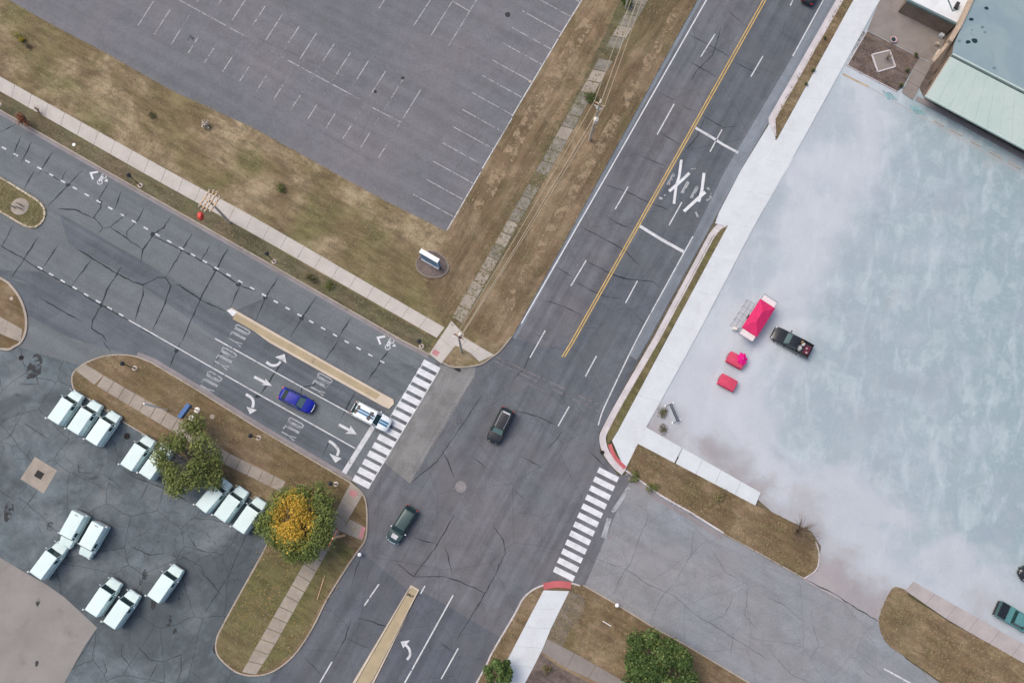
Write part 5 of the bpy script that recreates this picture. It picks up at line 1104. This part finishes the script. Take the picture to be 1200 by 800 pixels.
m = MB(); _c = [o for o in bpy.data.objects if o.name == 'tree'][0]
for k in range(46):
    a = random.uniform(0, 6.28); r_ = random.uniform(.6, 2.6); x, y = -.4+r_*math.cos(a), -.2+r_*1.3*math.sin(a)
    m.tube([(-.4+.3*(x+.4), -.1+.3*y, 2.6), (x*.8, y*.8, 4.0), (x, y, 4.9+random.uniform(-.4, .5))], [.055, .035, .012], 4, cap=False)
m.build('branches', 'bark_grey', _c)
def yel(P, idx, n):
    d = np.hypot((P[:, 0]+.65)/2.35, (P[:, 1]-.4)/2.85)+rng.normal(0, .11, n)+.10*np.sin(idx*2.1); r = rng.uniform(size=n)
    ye = np.where(r < .55, 3, np.where(r < .86, 4, 5)); mid = np.where(r < .4, 5, np.where(r < .6, 4, 1)); gr = np.where(r < .5, 0, np.where(r < .68, 1, 2))
    return np.where(d < .92, ye, np.where(d < 1.22, mid, gr))
tree(350.5, 611.5, 4.0, 4.45, 4.0, 'round green tree with golden yellow crown top beside the corner path', 24000, .135, ['leaf_green', 'leaf_light', 'leaf_dark', 'leaf_yellow', 'leaf_gold', 'leaf_lime'], yel, .22, 60, None, seed=5, ragged=.3)
tree(772, 789, 4.0, 4.4, 4.5, 'dark glossy green tree at the bottom edge beside the east road', 22000, .165, ['leaf_deep', 'leaf_deep_light', 'leaf_dark', 'leaf_light'], clumpy((4, 2, 3, 1), (6, 1, 3, .2), .5), .2, 44, None, seed=8, ragged=.35)
tree(584, 789, 2.6, 1.75, 2.5, 'small dark green tree at the bottom edge beside the white sidewalk', 3500, .19, ['leaf_deep', 'leaf_deep_light', 'leaf_dark'], pk_mix(4, 2, 3), .1, 18, None, seed=11)
# autumn sapling with red leaves, yellow bush, and small shrubs
def shrub(name, px, py, r, h, lab, mats, wts, n=600, size=.09, twigs=10, z=.12, twigm='twig'):
    c = G(px, py); root = empty(name, (c.x, c.y, z), label=lab, cat='shrub'); m = MB()
    for k in range(twigs):
        a = random.uniform(0, 6.28); q = r*random.uniform(.4, 1); m.tube([(0, 0, 0), (q*.5*math.cos(a), q*.5*math.sin(a), h*.6), (q*math.cos(a), q*math.sin(a), h*random.uniform(.7, 1))], [.03, .02, .008], 4, cap=False)
    m.build('stem', twigm, root)
    if n:
        bl = [(random.uniform(-.5, .5)*r, random.uniform(-.5, .5)*r, h*random.uniform(.35, .8), r*.5, r*.5, h*.3) for _ in range(6)]
        leaf_cloud('foliage', root, bl, n, size, mats, pk_mix(*wts))
    return root
shrub('shrub', 34, 146, 1.05, 2.2, 'sparse shrub with rusty red leaves at the kerb, far left', ['leaf_red', 'leaf_brown'], (3, 2), 520, .10, 22)
shrub('shrub', 47, 133, .9, 1.2, 'faint bare reddish bush touching the north sidewalk, far left', ['leaf_brown'], (1,), 60, .08, 18)
shrub('shrub', 25, 47, .75, .8, 'bright yellow green bush in the upper left grass', ['leaf_lime', 'leaf_yellow'], (4, 1), 420, .09)
shrub('shrub', 365, 326, 1.0, 1.3, 'dark bare shrub on the north verge beside the sidewalk', ['leaf_dark', 'leaf_brown'], (2, 1), 330, .09, 26)
shrub('shrub', 330, 221, .95, .7, 'low green bush in the middle of the north grass', ['leaf_dark', 'leaf_green', 'straw_dark'], (2, 2, 2), 380, .09)
shrub('shrub', 388, 335, 1.0, .5, 'patch of low green weeds on the north verge by the sidewalk', ['leaf_olive', 'leaf_green'], (2, 1), 300, .09, 4)
shrub('shrub', 243, 148, .72, .9, 'pale dried grey bush in the north grass', ['insulator', 'straw', 'cream_concrete'], (2, 2, 2), 420, .09)
shrub('shrub', 35, 56, .6, .7, 'small dark bare bush next to the yellow green bush', ['straw_dark'], (1,), 120, .08, 16)
shrub('shrub', 179, 136, .75, .6, 'dull olive bush in the north grass left of the dried grey one', ['leaf_olive', 'straw_dark'], (1, 2), 200, .08)
shrub('shrub', 965, 46, .32, .5, 'dark round shrub in the strip by the white sidewalk, topmost', ['leaf_dark', 'leaf_deep'], (2, 1), 200, .07)
shrub('shrub', 952, 84, .32, .5, 'dark round shrub in the strip by the white sidewalk, middle', ['leaf_dark', 'leaf_deep'], (2, 1), 200, .07)
shrub('shrub', 944, 100, .28, .45, 'dark round shrub in the strip by the white sidewalk, lowest', ['leaf_dark', 'leaf_deep'], (2, 1), 160, .07)
for x, y, q in ((1072, 67, 'nearest the patio'), (1062.5, 84, 'in the middle'), (1054, 101, 'nearest the dusty lot')):
    shrub('shrub', x, y, .38, .6, 'small dark shrub beside the garden path, '+q, ['leaf_deep', 'leaf_dark', 'leaf_brown'], (2, 2, 1), 220, .07)
shrub('sapling', 1038, 70, .7, 1.6, 'bare young sapling in the square garden frame', ['straw_dark'], (1,), 60, .06, 12)
shrub('shrub', 776, 483, 1.0, .5, 'scraggly dark weeds beside the black barricade', ['leaf_dark', 'straw_dark', 'leaf_olive'], (2, 2, 1), 260, .08, 14, z=.06)
shrub('shrub', 778, 503, .9, .35, 'low dark weeds in the corner of the dusty lot below the barricade', ['leaf_dark', 'straw_dark'], (1, 2), 180, .08, 12, z=.06)
shrub('bare_tree', 935, 622, 2.5, 2.6, 'leafless grey brush spreading over the end of the brown verge', ['straw_dark', 'leaf_brown'], (2, 1), 420, .07, 70)
shrub('shrub', 742, 558, .95, .4, 'green weeds at the kerb where the east verge begins', ['leaf_green', 'leaf_olive'], (2, 2), 300, .09, 4)
shrub('shrub', 765, 571, 1.1, .4, 'longer patch of green weeds along the east verge kerb', ['leaf_green', 'leaf_olive', 'straw_dark'], (2, 2, 1), 320, .09, 4)
shrub('shrub', 842, 580, 1.2, .5, 'yellowish weeds in the middle of the brown east verge', ['leaf_olive', 'leaf_lime', 'straw'], (2, .6, 2), 340, .08, 6)
shrub('shrub', 641, 783, .8, .8, 'olive bush in the brown bed beside the south sidewalk', ['leaf_olive', 'leaf_brown'], (2, 1), 240, .08, 12)
shrub('shrub', 733, 4, 1.4, 1.2, 'dark green bush around the leaning stub pole', ['leaf_deep', 'leaf_dark', 'leaf_olive'], (2, 2, 1), 600, .1)
shrub('shrub', 691, 117, 1.2, .8, 'dark green brush over the old sidewalk beside the transformer pole', ['leaf_deep', 'leaf_dark', 'leaf_olive'], (1, 2, 2), 560, .1)
# planting bed between the south sidewalk and side path
sheet('garden_bed', [(634, 765), (655, 781), (716, 812), (690, 850), (590, 850), (617, 798)], .124, 'mulch')

# ---- tufts, weeds and fallen leaves: real relief in the grass (countless)
def inside(P, poly):
    x, y = P[:, 0], P[:, 1]; r = np.zeros(len(P), bool); n = len(poly); j = n-1
    for i in range(n):
        xi, yi = poly[i]; xj, yj = poly[j]
        c = ((yi > y) != (yj > y)) & (x < (xj-xi)*(y-yi)/((yj-yi) or 1e-9)+xi); r ^= c; j = i
    return r
def scatter(name, poly, n, size, mats, wts, holes=(), z=.125, blades=3, up=.3, clump=True):
    x0, x1 = max(-60, min(p[0] for p in poly)), min(1260, max(p[0] for p in poly)); y0, y1 = max(-60, min(p[1] for p in poly)), min(860, max(p[1] for p in poly))
    P = np.stack([rng.uniform(x0, x1, n), rng.uniform(y0, y1, n)], 1)
    if clump:
        f = np.sin(P[:, 0]*.071+2*np.sin(P[:, 1]*.053))*np.sin(P[:, 1]*.083+1.7*np.sin(P[:, 0]*.039)); P = P[rng.uniform(-1.1, 1, len(P)) < f+.15]
    k = inside(P, poly)
    for h in holes: k &= ~inside(P, h)
    P = P[k]; n = len(P)
    if not n: return
    R = np.array(Q.to_matrix()); ray = np.stack([P[:, 0]-600, 400-P[:, 1], np.full(n, -FPX)], 1) @ R.T; t = (z-CAM.z)/ray[:, 2]; X = np.array(CAM)+ray*t[:, None]
    X = np.repeat(X, blades, 0); n2 = len(X); a = rng.uniform(0, 2*np.pi, n2); s = size*rng.uniform(.5, 1.5, n2)
    X[:, :2] += rng.normal(0, size*.5, (n2, 2)); dx = np.stack([np.cos(a), np.sin(a), np.zeros(n2)], 1); dy = np.stack([-np.sin(a), np.cos(a), np.zeros(n2)], 1)
    V = np.stack([X-dx*s[:, None]*.5, X+dx*s[:, None]*.5, X+dy*s[:, None]*.9+np.array([0, 0, 1])*s[:, None]*up], 1).reshape(-1, 3)
    me = bpy.data.meshes.new(name); me.vertices.add(3*n2); me.vertices.foreach_set('co', V.ravel()); me.loops.add(3*n2); me.loops.foreach_set('vertex_index', np.arange(3*n2)); me.polygons.add(n2); me.polygons.foreach_set('loop_start', np.arange(n2)*3)
    w = np.array(wts)/sum(wts); me.polygons.foreach_set('material_index', rng.choice(len(w), n2, p=w).astype(np.int32))
    for m_ in mats: me.materials.append(MATS[m_])
    me.update(calc_edges=True); o = bpy.data.objects.new(name, me); COL.objects.link(o); tag(o, kind='stuff'); return o
walkN = [(-80, 45), (197, 199), (525, 383), (560, 420), (503, 420), (512, 398), (163, 202), (-80, 65)]
lotN = [(-100, -60), (10, 0), (125, 62), (300, 150), (522, 269), (683, 0), (720, -60)]
ped = [(486, 290), (528, 292), (530, 328), (486, 328)]
scatter('dry_grass', V1, 110000, .10, ['straw', 'straw_dark', 'blade_green', 'grass_north'], (2.2, 2, .9, 3), (walkN, lotN, ped))
scatter('dry_grass', V2, 45000, .10, ['straw_dark', 'straw', 'blade_green', 'leaf_brown'], (3, 1, 1.6, .8), ([(86, 430), (124, 438), (340, 562), (330, 578), (112, 455)], [(411, 564), (428, 578), (430, 634), (318, 766), (298, 792), (282, 788), (392, 600)]))
scatter('dry_grass', V4, 12000, .09, ['blade_green', 'straw_dark', 'straw'], (3, 2, 1))
scatter('dry_grass', V5, 18000, .10, ['straw_dark', 'straw', 'leaf_brown', 'blade_green'], (3, 1.5, 1.5, 1.2))
scatter('dry_grass', V6, 20000, .10, ['straw_dark', 'straw', 'leaf_brown', 'blade_green'], (3, 1.5, 1.5, 1.2))
scatter('dry_grass', V7, 45000, .10, ['straw_dark', 'straw', 'leaf_brown', 'blade_green'], (3, 1.5, 1.2, 1.4), ([(634, 688), (670, 688), (642, 747), (735, 797), (800, 850), (700, 810), (618, 806), (560, 900), (520, 900)],))
scatter('dry_grass', [(980, -20), (987, 0), (907, 140), (909, 165), (1000, 0), (1010, -20)], 9000, .12, ['blade_green', 'straw_dark', 'straw'], (1, 3, 1))
scatter('dry_grass', I1k, 9000, .12, ['blade_green', 'straw_dark', 'straw'], (2, 2, 1), ([(12, 230), (36, 230), (36, 255), (12, 255)],))
scatter('edge_weeds', [(734, -20), (760, -10), (545, 378), (520, 385)], 15000, .13, ['leaf_olive', 'blade_green', 'straw_dark'], (2, 2, 2), z=.14)
scatter('leaf_litter', [(300, 640), (400, 590), (430, 640), (340, 770), (262, 770)], 2500, .09, ['leaf_gold', 'leaf_brown', 'leaf_yellow'], (1, 2, .5), blades=1, up=.2, z=.17)
scatter('leaf_litter', [(1010, 36), (992, 77), (1050, 108), (1077, 68)], 5000, .09, ['leaf_brown', 'mulch', 'concrete_patio'], (1.5, 2.5, 1), blades=2, up=.4, z=.13)
scatter('road_litter', [(380, 420), (1000, 0), (800, 300), (620, 700), (400, 800)], 260, .06, ['leaf_brown', 'cream_concrete'], (2, 1), blades=1, up=.1, z=.03, clump=False)
